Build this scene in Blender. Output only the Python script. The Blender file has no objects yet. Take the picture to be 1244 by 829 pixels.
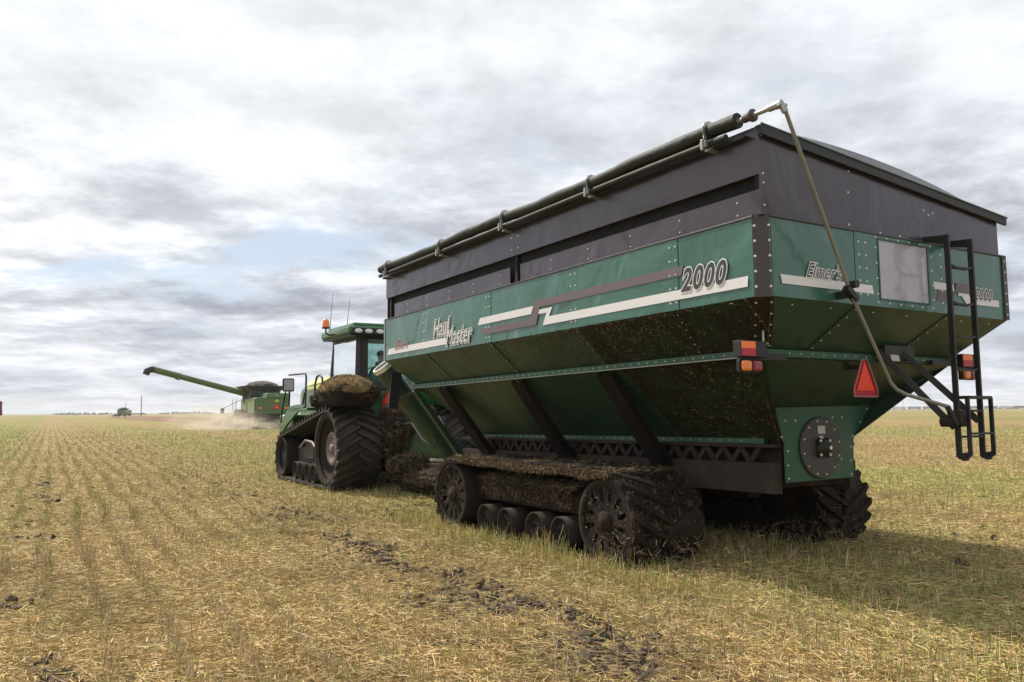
import bpy, bmesh, math, random
import numpy as np
from mathutils import Vector, Matrix, noise as mnoise

random.seed(7); rng = np.random.default_rng(7)
SC = bpy.context.scene
COL = SC.collection
R = math.radians
PI = math.pi

# ------------------------------------------------------------------ camera
cd = bpy.data.cameras.new('camera'); cam = bpy.data.objects.new('camera', cd); COL.objects.link(cam)
cam.matrix_world = Matrix(((0.9999805, 0.0062499, 0.0, 0.0),
                           (0.0005258, -0.0841314, -0.9964545, 0.0),
                           (-0.0062277, 0.9964351, -0.0841330, 1.6),
                           (0, 0, 0, 1)))
cd.sensor_width = 36; cd.lens = 29.17; cd.clip_start = 0.1; cd.clip_end = 20000
SC.camera = cam

# ------------------------------------------------------------------ light
SUN_AZ = -50.0      # degrees from +Y, negative = to the left
SUN_EL = 50.0
saz, sel = R(SUN_AZ), R(SUN_EL)
SUN = Vector((math.sin(saz) * math.cos(sel), math.cos(saz) * math.cos(sel), math.sin(sel)))
sl = bpy.data.lights.new('sun', 'SUN'); sl.energy = 4.8; sl.angle = R(2.2); sl.color = (1.0, 0.94, 0.84)
so = bpy.data.objects.new('sun', sl); COL.objects.link(so); so.rotation_euler = SUN.to_track_quat('Z', 'Y').to_euler()

SC.view_settings.view_transform = 'Standard'; SC.view_settings.look = 'None'
SC.view_settings.gamma = 1.0; SC.view_settings.use_curve_mapping = False
SC.view_settings.exposure = 0.30
SC.cycles.max_bounces = 6; SC.cycles.diffuse_bounces = 3; SC.cycles.glossy_bounces = 3
SC.cycles.transparent_max_bounces = 8; SC.cycles.volume_bounces = 1
SC.cycles.use_denoising = True

class NT:
    """small helper to write node graphs"""
    def __init__(s, tree): s.t = tree; s.n = tree.nodes; s.l = tree.links
    def add(s, typ, props=None, **ins):
        nd = s.n.new(typ)
        for k, v in (props or {}).items(): setattr(nd, k, v)
        for k, v in ins.items():
            key = int(k[1:]) if k[0] == 'i' and k[1:].isdigit() else k.replace('_', ' ')
            s.set(nd.inputs[key], v)
        return nd
    def set(s, sock, v):
        if isinstance(v, bpy.types.NodeSocket): s.l.new(v, sock)
        else: sock.default_value = v
    def math(s, op, a, b=0.0, c=0.0, clamp=False):
        nd = s.n.new('ShaderNodeMath'); nd.operation = op; nd.use_clamp = clamp
        s.set(nd.inputs[0], a); s.set(nd.inputs[1], b); s.set(nd.inputs[2], c)
        return nd.outputs[0]
    def mix(s, f, a, b, blend='MIX'):
        nd = s.n.new('ShaderNodeMix'); nd.data_type = 'RGBA'; nd.blend_type = blend
        s.set(nd.inputs[0], f); s.set(nd.inputs[6], a); s.set(nd.inputs[7], b)
        return nd.outputs[2]
    def ramp(s, f, stops, interp='LINEAR'):
        nd = s.n.new('ShaderNodeValToRGB'); cr = nd.color_ramp; cr.interpolation = interp
        while len(cr.elements) < len(stops): cr.elements.new(0.5)
        for e, (p, c) in zip(cr.elements, stops):
            e.position = p; e.color = (c, c, c, 1) if isinstance(c, (int, float)) else (*c, 1)
        s.set(nd.inputs[0], f)
        return nd.outputs[0]
    def noise(s, vec, scale, detail=4.0, rough=0.55, dist=0.0, w=None):
        nd = s.n.new('ShaderNodeTexNoise')
        if w is not None: nd.noise_dimensions = '4D'; nd.inputs['W'].default_value = w
        s.set(nd.inputs['Vector'], vec); nd.inputs['Scale'].default_value = scale
        nd.inputs['Detail'].default_value = detail; nd.inputs['Roughness'].default_value = rough
        nd.inputs['Distortion'].default_value = dist
        return nd.outputs[0]

def rgba(c): return (c[0], c[1], c[2], 1.0)

# ------------------------------------------------------------------ world: Nishita sky with broken cloud
W = bpy.data.worlds.new('World'); SC.world = W; W.use_nodes = True
W.node_tree.nodes.clear(); g = NT(W.node_tree)
sky = g.add('ShaderNodeTexSky', dict(sky_type='NISHITA', sun_disc=False, sun_elevation=sel, sun_rotation=saz, altitude=300.0, dust_density=2.0))
tc = g.add('ShaderNodeTexCoord')
sp = g.add('ShaderNodeSeparateXYZ', i0=tc.outputs['Generated'])
X, Y, Z = sp.outputs
zc = g.math('ADD', g.math('MAXIMUM', Z, 0.0), 0.13)
cv = g.add('ShaderNodeCombineXYZ', i0=g.math('DIVIDE', X, zc), i1=g.math('DIVIDE', Y, zc), i2=3.7).outputs[0]
n1 = g.noise(cv, 0.55, 10.0, 0.60, 0.15)
mp = g.add('ShaderNodeMapping', i0=cv, Location=(7.3, 2.1, 5.0)).outputs[0]
n2 = g.noise(mp, 1.15, 12.0, 0.62, 0.1)
mp3 = g.add('ShaderNodeMapping', i0=cv, Location=(-4.3, 9.1, 1.0)).outputs[0]
n3 = g.noise(mp3, 0.28, 4.0, 0.5, 0.0)
# brightness of the cloud deck, thinner and brighter round the hidden sun
dt = g.add('ShaderNodeVectorMath', dict(operation='DOT_PRODUCT'), i0=tc.outputs['Generated'], i1=tuple(SUN)).outputs['Value']
glow = g.math('POWER', g.math('MAXIMUM', dt, 0.0), 4.0)
dens = g.math('ADD', g.math('MULTIPLY', n2, 0.80), g.math('MULTIPLY', n3, 0.40))
dens = g.math('SUBTRACT', dens, g.math('MULTIPLY', glow, 0.16))
dens = g.math('ADD', dens, g.ramp(Z, [(0.02, 0.0), (0.07, 0.065), (0.20, 0.045), (0.36, 0.0)]))
dens = g.math('SUBTRACT', dens, g.ramp(Z, [(0.20, 0.0), (0.45, 0.065)]))
cloudc = g.ramp(dens, [(0.44, (1.08, 1.08, 1.09)), (0.52, (0.98, 0.985, 1.0)), (0.59, (0.79, 0.81, 0.855)), (0.70, (0.50, 0.525, 0.60))])
ofs = g.add('ShaderNodeVectorMath', dict(operation='ADD'), i0=mp, i1=(-0.16, 0.20, 0.0)).outputs[0]
n2s = g.noise(ofs, 1.15, 12.0, 0.62, 0.1)
emb = g.math('MULTIPLY', g.math('SUBTRACT', n2s, n2), 1.1)
mp4 = g.add('ShaderNodeMapping', i0=cv, Location=(1.3, 4.1, 8.0)).outputs[0]
ofs4 = g.add('ShaderNodeVectorMath', dict(operation='ADD'), i0=mp4, i1=(-0.05, 0.09, 0.0)).outputs[0]
n4 = g.noise(mp4, 3.0, 12.0, 0.66, 0.0); n4s = g.noise(ofs4, 3.0, 12.0, 0.66, 0.0)
emb4 = g.math('MULTIPLY', g.math('SUBTRACT', n4s, n4), 0.9)
emb = g.math('MAXIMUM', g.math('MINIMUM', g.math('ADD', emb, emb4), 0.16), -0.20)
bright = g.math('ADD', g.math('ADD', 0.77, emb), g.math('MULTIPLY', glow, 0.16))
cloudc = g.mix(1.0, cloudc, g.add('ShaderNodeCombineXYZ', i0=bright, i1=bright, i2=bright).outputs[0], 'MULTIPLY')
cloudc = g.mix(g.ramp(Z, [(0.16, 0.0), (0.34, 0.52)]), cloudc, (0.68, 0.695, 0.72, 1))
cloud10 = g.mix(1.0, cloudc, (9.7, 9.85, 10.1, 1), 'MULTIPLY')
bluesky = g.mix(1.0, sky.outputs[0], (0.9, 0.95, 1.0, 1), 'MULTIPLY')
bluesky = g.mix(0.60, bluesky, (5.7, 6.5, 7.4, 1))
cover = g.ramp(n1, [(0.36, 0.0), (0.47, 1.0)], 'EASE')
mixed = g.mix(cover, bluesky, cloud10)
# distant air: the deck pales towards the horizon
hz = g.ramp(Z, [(0.0, 1.0), (0.05, 0.72), (0.16, 0.0)])
mixed = g.mix(g.math('MULTIPLY', hz, 0.55), mixed, (6.0, 6.2, 6.8, 1))
bg = g.add('ShaderNodeBackground', i0=mixed, i1=0.1)
wo = g.add('ShaderNodeOutputWorld', i0=bg.outputs[0])

# ------------------------------------------------------------------ helpers: objects
def tag(o, label=None, cat=None, group=None, kind=None):
    for k, v in (('label', label), ('category', cat), ('group', group), ('kind', kind)):
        if v: o[k] = v
    return o

def empty(name, loc=(0, 0, 0), rz=0.0, mat=None):
    o = bpy.data.objects.new(name, None); COL.objects.link(o)
    if mat is not None: o.matrix_world = mat
    else: o.location = loc; o.rotation_euler = (0, 0, rz)
    o.empty_display_size = 0.2
    return o

def copy_tree(o, parent=None):
    c = o.copy(); COL.objects.link(c)
    if parent: c.parent = parent
    for ch in list(o.children): copy_tree(ch, c)
    return c

class MB:
    """collects shapes and links them as ONE mesh"""
    def __init__(s): s.v = []; s.f = []; s.m = []; s.sm = []
    def face(s, pts, m=0, smooth=False):
        b = len(s.v); s.v += [tuple(p) for p in pts]; s.f.append(tuple(range(b, b + len(pts)))); s.m.append(m); s.sm.append(smooth)
    def faces(s, vs, fs, m=0, smooth=False):
        b = len(s.v); s.v += [tuple(p) for p in vs]
        for f in fs: s.f.append(tuple(b + i for i in f)); s.m.append(m); s.sm.append(smooth)
    def box(s, x0, x1, y0, y1, z0, z1, m=0):
        vs = [(x, y, z) for z in (z0, z1) for y in (y0, y1) for x in (x0, x1)]
        s.faces(vs, [(0, 2, 3, 1), (4, 5, 7, 6), (0, 1, 5, 4), (2, 6, 7, 3), (0, 4, 6, 2), (1, 3, 7, 5)], m)
    def hexa(s, p, m=0):
        """p: 8 points, bottom ring 4 then top ring 4"""
        s.faces(p, [(3, 2, 1, 0), (4, 5, 6, 7), (0, 1, 5, 4), (1, 2, 6, 5), (2, 3, 7, 6), (3, 0, 4, 7)], m)
    def plate(s, pts, n, t, m=0):
        """polygon pts given a thickness t along -n (n outward)"""
        n = Vector(n).normalized(); a = [Vector(p) for p in pts]; b = [p - n * t for p in a]; k = len(a)
        nn = (a[1] - a[0]).cross(a[2] - a[0])
        if nn.dot(n) < 0: a.reverse(); b.reverse()
        s.faces(a + b, [tuple(range(k)), tuple(range(2 * k - 1, k - 1, -1))] + [(i, i + k, (i + 1) % k + k, (i + 1) % k) for i in range(k)], m)
    def bar(s, a, b, w, h=None, m=0, up=(0, 0, 1)):
        a, b = Vector(a), Vector(b); d = (b - a).normalized(); h = h or w
        sd = d.cross(Vector(up))
        if sd.length < 1e-3: sd = d.cross(Vector((1, 0, 0)))
        sd.normalize(); u = sd.cross(d)
        r = [a + sd * (i * w / 2) + u * (j * h / 2) for i, j in ((-1, -1), (1, -1), (1, 1), (-1, 1))]
        q = [p + (b - a) for p in r]
        s.hexa([r[0], r[1], r[2], r[3], q[0], q[1], q[2], q[3]], m)
    def tube(s, path, r, n=10, m=0, cap=True):
        path = [Vector(p) for p in path]; k = len(path); rs = r if isinstance(r, (list, tuple)) else [r] * k
        ref = None; vs = []
        for i, p in enumerate(path):
            d = (path[min(i + 1, k - 1)] - path[max(i - 1, 0)]).normalized()
            if ref is None: ref = d.orthogonal().normalized()
            ref = (ref - d * ref.dot(d)).normalized(); bt = d.cross(ref)
            vs += [p + (ref * math.cos(2 * PI * j / n) + bt * math.sin(2 * PI * j / n)) * rs[i] for j in range(n)]
        fs = [(i * n + j, i * n + (j + 1) % n, (i + 1) * n + (j + 1) % n, (i + 1) * n + j) for i in range(k - 1) for j in range(n)]
        s.faces(vs, fs, m, True)
        if cap:
            s.face(vs[:n][::-1], m); s.face(vs[-n:], m)
    def cyl(s, a, b, r, n=16, m=0): s.tube([a, b], r, n, m)
    def lathe(s, prof, c, axis='x', n=32, m=0, smooth=True):
        """prof: [(along, radius)] revolved about the axis through c"""
        vs = []
        for (t, r) in prof:
            for j in range(n):
                a = 2 * PI * j / n; u, v = r * math.cos(a), r * math.sin(a)
                if axis == 'x': vs.append((c[0] + t, c[1] + u, c[2] + v))
                elif axis == 'y': vs.append((c[0] + u, c[1] + t, c[2] + v))
                else: vs.append((c[0] + u, c[1] + v, c[2] + t))
        fs = [(i * n + j, i * n + (j + 1) % n, (i + 1) * n + (j + 1) % n, (i + 1) * n + j) for i in range(len(prof) - 1) for j in range(n)]
        s.faces(vs, fs, m, smooth)
    def bolt(s, p, n, r=0.012, m=1):
        p = Vector(p); n = Vector(n).normalized(); a = n.orthogonal().normalized(); b = n.cross(a)
        vs = [p + (a * math.cos(PI / 3 * j) + b * math.sin(PI / 3 * j)) * r for j in range(6)]
        vs += [p + n * r * 0.6 + (a * math.cos(PI / 3 * j) + b * math.sin(PI / 3 * j)) * r * 0.62 for j in range(6)]
        s.faces(vs, [(j, (j + 1) % 6, 6 + (j + 1) % 6, 6 + j) for j in range(6)] + [tuple(range(6, 12))], m)
    def build(s, name, mats, parent=None, bevel=0.0, mat=None, weld=False):
        me = bpy.data.meshes.new(name); me.from_pydata(s.v, [], s.f)
        if not isinstance(mats, (list, tuple)): mats = [mats]
        for mm in mats: me.materials.append(mm)
        me.polygons.foreach_set('material_index', s.m); me.polygons.foreach_set('use_smooth', s.sm)
        if weld:
            bm = bmesh.new(); bm.from_mesh(me); bmesh.ops.remove_doubles(bm, verts=bm.verts, dist=1e-4); bm.to_mesh(me); bm.free()
        me.update()
        o = bpy.data.objects.new(name, me); COL.objects.link(o)
        if parent: o.parent = parent
        if mat is not None: o.matrix_basis = mat
        if bevel:
            b = o.modifiers.new('bevel', 'BEVEL'); b.width = bevel; b.segments = 2; b.limit_method = 'ANGLE'; b.angle_limit = R(40)
        return o

def smooth_recalc(o):
    bm = bmesh.new(); bm.from_mesh(o.data); bmesh.ops.recalc_face_normals(bm, faces=bm.faces); bm.to_mesh(o.data); bm.free()

def text_part(name, body, size, m4, mats, parent, shear=0.25, off_out=0.0, off_in=0.0, xs=1.0, sp=1.0, step=0.0015, layers=None):
    """writing as flat meshes standing a little proud of their panel, outline under fill; joined into one part"""
    mb = MB()
    for k, (off, mi) in enumerate(layers or [(off_out, 0), (off_in, 1)]):
        cu = bpy.data.curves.new('t', 'FONT'); cu.body = body; cu.size = size; cu.shear = shear; cu.offset = off
        cu.space_character = sp; cu.fill_mode = 'FRONT' if hasattr(cu, 'fill_mode') else cu.fill_mode; cu.resolution_u = 3
        try: cu.fill_mode = 'BOTH'
        except Exception: pass
        to = bpy.data.objects.new('t', cu); COL.objects.link(to)
        dg = bpy.context.evaluated_depsgraph_get(); me = bpy.data.meshes.new_from_object(to.evaluated_get(dg))
        vs = [(v.co.x * xs, v.co.y, k * step) for v in me.vertices]
        mb.faces([m4 @ Vector(v) for v in vs], [tuple(p.vertices) for p in me.polygons], mi)
        bpy.data.objects.remove(to); bpy.data.meshes.remove(me); bpy.data.curves.remove(cu)
    return mb.build(name, mats, parent)

# ------------------------------------------------------------------ materials
def new_mat(name):
    m = bpy.data.materials.new(name); m.use_nodes = True; m.node_tree.nodes.clear(); return m, NT(m.node_tree)

def paint(name, col, rough=0.4, metal=0.0, var=0.15, vscale=1.5, bump=0.0, bscale=3.0, dirt=0.0, dcol=(0.075, 0.055, 0.035), dscale=2.5, dlo=0.45, dhi=0.7, fine=0.0, coat=0.0, zdirt=None, spec=0.5):
    m, g = new_mat(name)
    tcn = g.add('ShaderNodeTexCoord'); P = tcn.outputs['Object']
    nv = g.noise(P, vscale, 5, 0.6)
    c = g.mix(g.math('MULTIPLY', nv, 1.0), rgba([x * (1 - var) for x in col]), rgba([min(1, x * (1 + var)) for x in col]))
    rgh = rough
    if dirt > 0:
        nd = g.noise(P, dscale, 9, 0.68, 0.4)
        f = g.ramp(nd, [(dlo, 0.0), (dhi, 1.0)])
        ns = g.noise(P, 55.0, 3, 0.7)
        sk = g.ramp(ns, [(0.60, 0.0), (0.68, 1.0)])
        f = g.math('MULTIPLY', g.math('MAXIMUM', f, g.math('MULTIPLY', sk, 0.12)), dirt, clamp=True)
        dn = g.noise(P, 30.0, 4, 0.7)
        dc = g.mix(dn, rgba([x * 0.55 for x in dcol]), rgba([x * 1.7 for x in dcol]))
        c = g.mix(f, c, dc)
        rgh = g.math('ADD', rough, g.math('MULTIPLY', f, 0.9 - rough))
    else:
        rgh = g.math('ADD', rough * 0.85, g.math('MULTIPLY', g.noise(P, 6.0, 5, 0.6), rough * 0.3))
    b = g.add('ShaderNodeBsdfPrincipled', Base_Color=c, Roughness=rgh, Metallic=metal)
    b.inputs['Coat Weight'].default_value = coat; b.inputs['Specular IOR Level'].default_value = spec
    b.inputs['Coat Roughness'].default_value = 0.12
    last = None
    if bump > 0:
        nb = g.noise(P, bscale, 3, 0.5, 0.6)
        bn = g.add('ShaderNodeBump', Height=nb, Strength=1.0, Distance=bump); last = bn.outputs[0]
    if fine > 0:
        nb = g.noise(P, 70.0, 5, 0.75)
        bn = g.add('ShaderNodeBump', Height=nb, Strength=0.8, Distance=fine)
        if last is not None: g.l.new(last, bn.inputs['Normal'])
        last = bn.outputs[0]
    if last is not None:
        g.l.new(last, b.inputs['Normal'])
        if coat: g.l.new(last, b.inputs['Coat Normal'])
    g.add('ShaderNodeOutputMaterial', i0=b.outputs[0])
    return m

M = {}
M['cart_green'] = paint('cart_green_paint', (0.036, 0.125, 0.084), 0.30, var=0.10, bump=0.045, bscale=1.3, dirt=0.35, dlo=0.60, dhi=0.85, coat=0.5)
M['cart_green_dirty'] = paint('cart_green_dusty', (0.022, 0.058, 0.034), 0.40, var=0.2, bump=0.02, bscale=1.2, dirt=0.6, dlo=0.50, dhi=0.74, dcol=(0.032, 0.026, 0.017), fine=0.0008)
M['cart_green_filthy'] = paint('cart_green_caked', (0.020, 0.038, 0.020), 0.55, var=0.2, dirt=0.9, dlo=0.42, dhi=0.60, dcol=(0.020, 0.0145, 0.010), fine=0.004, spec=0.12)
M['flange_green'] = paint('flange_green', (0.018, 0.085, 0.045), 0.45, dirt=0.4, dlo=0.5, dhi=0.8)
M['dark_panel'] = paint('plum_grey_panel', (0.046, 0.032, 0.044), 0.30, var=0.10, bump=0.045, bscale=1.1, dirt=0.15, dlo=0.62, dhi=0.9, dcol=(0.13, 0.11, 0.10), coat=0.25)
M['trim'] = paint('grey_trim', (0.055, 0.046, 0.045), 0.5, dirt=0.25)
M['black'] = paint('black_paint', (0.012, 0.012, 0.013), 0.5, dirt=0.15)
M['deep'] = paint('hollow_shade', (0.008, 0.007, 0.008), 0.9)  # near-black stands in for shade inside recesses, tubes and wheel slots
M['white'] = paint('white_vinyl', (0.72, 0.70, 0.70), 0.45, var=0.04, dirt=0.15, dlo=0.6, dhi=0.9)
M['greydecal'] = paint('grey_vinyl', (0.135, 0.105, 0.11), 0.45, var=0.05, dirt=0.1)
M['decaldark'] = paint('dark_vinyl', (0.045, 0.04, 0.045), 0.45, var=0.05)
M['decalpink'] = paint('red_grey_vinyl', (0.35, 0.17, 0.20), 0.5, var=0.05)
M['bolt'] = paint('zinc_bolt', (0.75, 0.74, 0.70), 0.35, metal=0.6, var=0.05)
M['zinc'] = paint('zinc_tube', (0.42, 0.42, 0.40), 0.38, metal=0.7, var=0.15, dirt=0.2)
M['olive'] = paint('dull_olive_steel', (0.24, 0.235, 0.20), 0.45, metal=0.3, dirt=0.2)
M['tarp'] = paint('black_vinyl_tarp', (0.024, 0.026, 0.022), 0.65, spec=0.3, bump=0.015, bscale=5.0, dirt=0.2, dlo=0.6, dhi=0.85)
M['orange'] = paint('orange_reflective', (0.90, 0.07, 0.02), 0.5, var=0.05)
M['orange_bright'] = paint('amber_reflective', (0.95, 0.22, 0.05), 0.4, var=0.05)
M['red'] = paint('red_reflective', (0.45, 0.012, 0.03), 0.35, var=0.05)
M['amber'] = paint('amber_lens', (0.75, 0.22, 0.03), 0.2, var=0.3, vscale=40, dirt=0.2, coat=0.4)
M['redlens'] = paint('red_lens', (0.25, 0.035, 0.045), 0.25, var=0.3, vscale=40, dirt=0.4, coat=0.3)
M['rubber'] = paint('track_rubber', (0.026, 0.022, 0.021), 0.6, var=0.3, vscale=4, dirt=0.6, dlo=0.42, dhi=0.72, dcol=(0.085, 0.062, 0.042), fine=0.006, spec=0.35)
M['muckrubber'] = paint('track_rubber_mucky', (0.020, 0.016, 0.016), 0.8, var=0.3, vscale=4, dirt=0.95, dlo=0.45, dhi=0.70, dcol=(0.055, 0.040, 0.026), fine=0.01, spec=0.12)
M['steel_muck'] = paint('wheel_iron_mucky', (0.034, 0.026, 0.022), 0.75, var=0.3, vscale=5, dirt=0.9, dlo=0.40, dhi=0.66, dcol=(0.026, 0.018, 0.012), fine=0.003, spec=0.12)
M['muck'] = paint('caked_soil', (0.034, 0.025, 0.018), 0.95, var=0.35, vscale=8, dirt=0.8, dlo=0.5, dhi=0.7, dcol=(0.085, 0.06, 0.034), bump=0.03, bscale=9.0, fine=0.012, spec=0.12)
M['strut'] = paint('strut_mud_and_shade', (0.014, 0.011, 0.009), 0.9, var=0.4, dirt=0.6, dcol=(0.03, 0.021, 0.014), fine=0.01, spec=0.12)  # mud, painted blacker to include the shadow around the struts
M['beam'] = paint('chassis_beam', (0.045, 0.035, 0.032), 0.75, var=0.2, vscale=6, dirt=0.8, dlo=0.45, dhi=0.7, dcol=(0.07, 0.052, 0.036), fine=0.003, spec=0.12)
M['jgreen'] = paint('tractor_green_paint', (0.022, 0.115, 0.028), 0.35, var=0.1, dirt=0.4, dlo=0.55, dhi=0.85, coat=0.3)
M['cgreen'] = paint('combine_green_paint', (0.055, 0.12, 0.035), 0.45, var=0.15, dirt=0.4, dlo=0.4, dhi=0.9, dcol=(0.22, 0.18, 0.11))
M['cpale'] = paint('combine_dusty_side', (0.22, 0.27, 0.13), 0.6, var=0.2, dirt=0.4, dcol=(0.3, 0.25, 0.16))
M['yellow'] = paint('yellow_paint', (0.75, 0.52, 0.03), 0.4, var=0.08)
M['hoodlight'] = paint('hood_stripe', (0.62, 0.62, 0.16), 0.35, var=0.08)
M['beacon'] = paint('amber_beacon', (0.85, 0.20, 0.02), 0.15, var=0.1, coat=0.6)
M['lampglass'] = paint('lamp_glass', (0.75, 0.76, 0.74), 0.15, var=0.05, coat=0.5)
M['grain'] = paint('canola_heap', (0.06, 0.045, 0.035), 0.9, var=0.3, vscale=6)
M['tankdark'] = paint('tank_extension', (0.065, 0.07, 0.055), 0.6, dirt=0.3)
M['cloth'] = paint('dark_clothes', (0.03, 0.03, 0.035), 0.9)
M['skin'] = paint('skin_tone', (0.30, 0.17, 0.11), 0.6)
M['farred'] = paint('far_red_paint', (0.16, 0.012, 0.02), 0.5)
M['hose'] = paint('hose_rubber', (0.16, 0.15, 0.145), 0.5, var=0.2, dirt=0.5)
M['label'] = paint('paper_label', (0.55, 0.53, 0.50), 0.6, var=0.1)
M['pole'] = paint('weathered_pole', (0.13, 0.11, 0.10), 0.9)
M['bird'] = paint('dark_feathers', (0.05, 0.03, 0.02), 0.9)
for nm, c in (('car_red', (0.22, 0.04, 0.035)), ('car_blue', (0.16, 0.23, 0.32)), ('car_white', (0.50, 0.50, 0.50)), ('car_slate', (0.09, 0.11, 0.14)), ('car_rust', (0.20, 0.09, 0.06))):
    M[nm] = paint(nm, c, 0.7, var=0.1, vscale=0.3)

def glass_mat(name, tint, alpha, rough=0.05):
    m, g = new_mat(name)
    tr = g.add('ShaderNodeBsdfTransparent', Color=rgba(tint))
    gl = g.add('ShaderNodeBsdfGlossy', Color=(0.9, 0.95, 0.95, 1), Roughness=rough)
    df = g.add('ShaderNodeBsdfDiffuse', Color=(0.45, 0.50, 0.48, 1))
    P = g.add('ShaderNodeTexCoord').outputs['Object']
    ds = g.math('MULTIPLY', g.ramp(g.noise(P, 5.0, 8, 0.7), [(0.45, 0.15), (0.7, 1.0)]), alpha)
    fr = g.add('ShaderNodeFresnel', IOR=1.5)
    a = g.add('ShaderNodeMixShader', i0=ds, i1=tr.outputs[0], i2=df.outputs[0])
    b = g.add('ShaderNodeMixShader', i0=fr.outputs[0], i1=a.outputs[0], i2=gl.outputs[0])
    g.add('ShaderNodeOutputMaterial', i0=b.outputs[0])
    return m
M['glass'] = glass_mat('cab_glass', (0.58, 0.78, 0.73), 0.42)
M['port'] = paint('hazy_plastic_port', (0.40, 0.37, 0.41), 0.16, var=0.10, vscale=3.0, bump=0.02, bscale=3.0, dirt=0.12, dcol=(0.4, 0.38, 0.40), coat=0.8)

# vertex coloured straw and clods
def attr_mat(name, rough=0.75, trans=0.0, scale=1.0):
    m, g = new_mat(name)
    a = g.add('ShaderNodeVertexColor', dict(layer_name='Col'))
    b = g.add('ShaderNodeBsdfPrincipled', Base_Color=a.outputs[0], Roughness=rough)
    b.inputs['Specular IOR Level'].default_value = 0.3
    g.add('ShaderNodeOutputMaterial', i0=b.outputs[0]); return m
M['straw'] = attr_mat('straw')
M['clod'] = attr_mat('soil_clod', 0.95)

# ------------------------------------------------------------------ field pattern: strips run along the seeding rows
RU = (0.874, 0.485); RV = (-0.485, 0.874)          # across, along the rows
GK = [(-30, .45), (-12, .5), (-5, .75), (-2.2, .7), (-1.0, .35), (-0.2, .22), (3.8, .22), (5.2, .55), (8.5, .62), (10.5, .30), (12.5, .20), (14.5, .60), (19, .75), (23, .15), (38, .12), (46, .6), (64, .55), (76, .12), (106, .10), (116, .85), (150, .75), (166, .2), (186, .2), (205, .65), (240, .5)]
def green_of(u): return np.interp(u, [k[0] for k in GK], [k[1] for k in GK])

def vnoise(x, y, s, seed=0):
    """cheap value noise on numpy arrays"""
    x = x * s + seed * 17.3; y = y * s + seed * 9.1
    xi = np.floor(x).astype(np.int64); yi = np.floor(y).astype(np.int64); fx = x - xi; fy = y - yi
    fx = fx * fx * (3 - 2 * fx); fy = fy * fy * (3 - 2 * fy)
    def h(a, b):
        n = (a * 374761393 + b * 668265263 + seed * 1442695) & 0x7fffffff
        n = (n ^ (n >> 13)) * 1274126177 & 0x7fffffff
        return ((n ^ (n >> 16)) & 0xffff) / 65535.0
    return (h(xi, yi) * (1 - fx) + h(xi + 1, yi) * fx) * (1 - fy) + (h(xi, yi + 1) * (1 - fx) + h(xi + 1, yi + 1) * fx) * fy

def soil_mask(x, y):
    """bare churned soil: two wheel tracks along the rows and stray patches"""
    u = x * RU[0] + y * RU[1]
    n = 0.6 * vnoise(x, y, 1.1, 3) + 0.4 * vnoise(x, y, 3.7, 4)
    a = (np.exp(-((u - 3.35) / 0.42) ** 2) * (n > 0.45) * 1.0 + np.exp(-((u - 3.35) / 0.5) ** 2) * 0.2) * np.clip(1.45 - np.hypot(x, y) / 17, 0.12, 1)
    b = np.exp(-((u + 0.05) / 0.30) ** 2) * (n > 0.60)
    c = (0.6 * vnoise(x, y, 0.8, 8) + 0.4 * vnoise(x, y, 3.1, 9) > 0.80) * 0.9
    return np.clip(np.maximum(np.maximum(a, b), c), 0, 1)

m, g = new_mat('stubble_field')
P = g.add('ShaderNodeNewGeometry').outputs['Position']
s3 = g.add('ShaderNodeSeparateXYZ', i0=P); px, py = s3.outputs[0], s3.outputs[1]
u = g.math('ADD', g.math('MULTIPLY', px, RU[0]), g.math('MULTIPLY', py, RU[1]))
v = g.math('ADD', g.math('MULTIPLY', px, RV[0]), g.math('MULTIPLY', py, RV[1]))
wob = g.math('MULTIPLY', g.math('SUBTRACT', g.noise(P, 0.12, 4, 0.6), 0.5), 3.5)
uw = g.math('ADD', u, wob)
gr = g.ramp(g.math('DIVIDE', g.math('ADD', uw, 30.0), 270.0, clamp=True), [((k + 30) / 270.0, vv) for k, vv in GK])
uv = g.add('ShaderNodeCombineXYZ', i0=g.math('MULTIPLY', u, 5.0), i1=g.math('MULTIPLY', v, 0.8), i2=0.0).outputs[0]
patch = g.noise(P, 0.35, 6, 0.65)
streak = g.noise(uv, 0.8, 6, 0.6)
fine = g.noise(P, 14.0, 6, 0.75)
gmask = g.math('MULTIPLY', gr, g.ramp(g.math('ADD', g.math('MULTIPLY', patch, 0.5), g.math('MULTIPLY', streak, 0.5)), [(0.32, 0.6), (0.50, 1.0)]))
strawc = g.ramp(fine, [(0.36, (0.075, 0.052, 0.032)), (0.48, (0.255, 0.172, 0.085)), (0.60, (0.46, 0.335, 0.175))])
greenc = g.ramp(fine, [(0.32, (0.05, 0.065, 0.018)), (0.48, (0.165, 0.19, 0.05)), (0.62, (0.30, 0.31, 0.10))])
c = g.mix(gmask, strawc, greenc)
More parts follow.
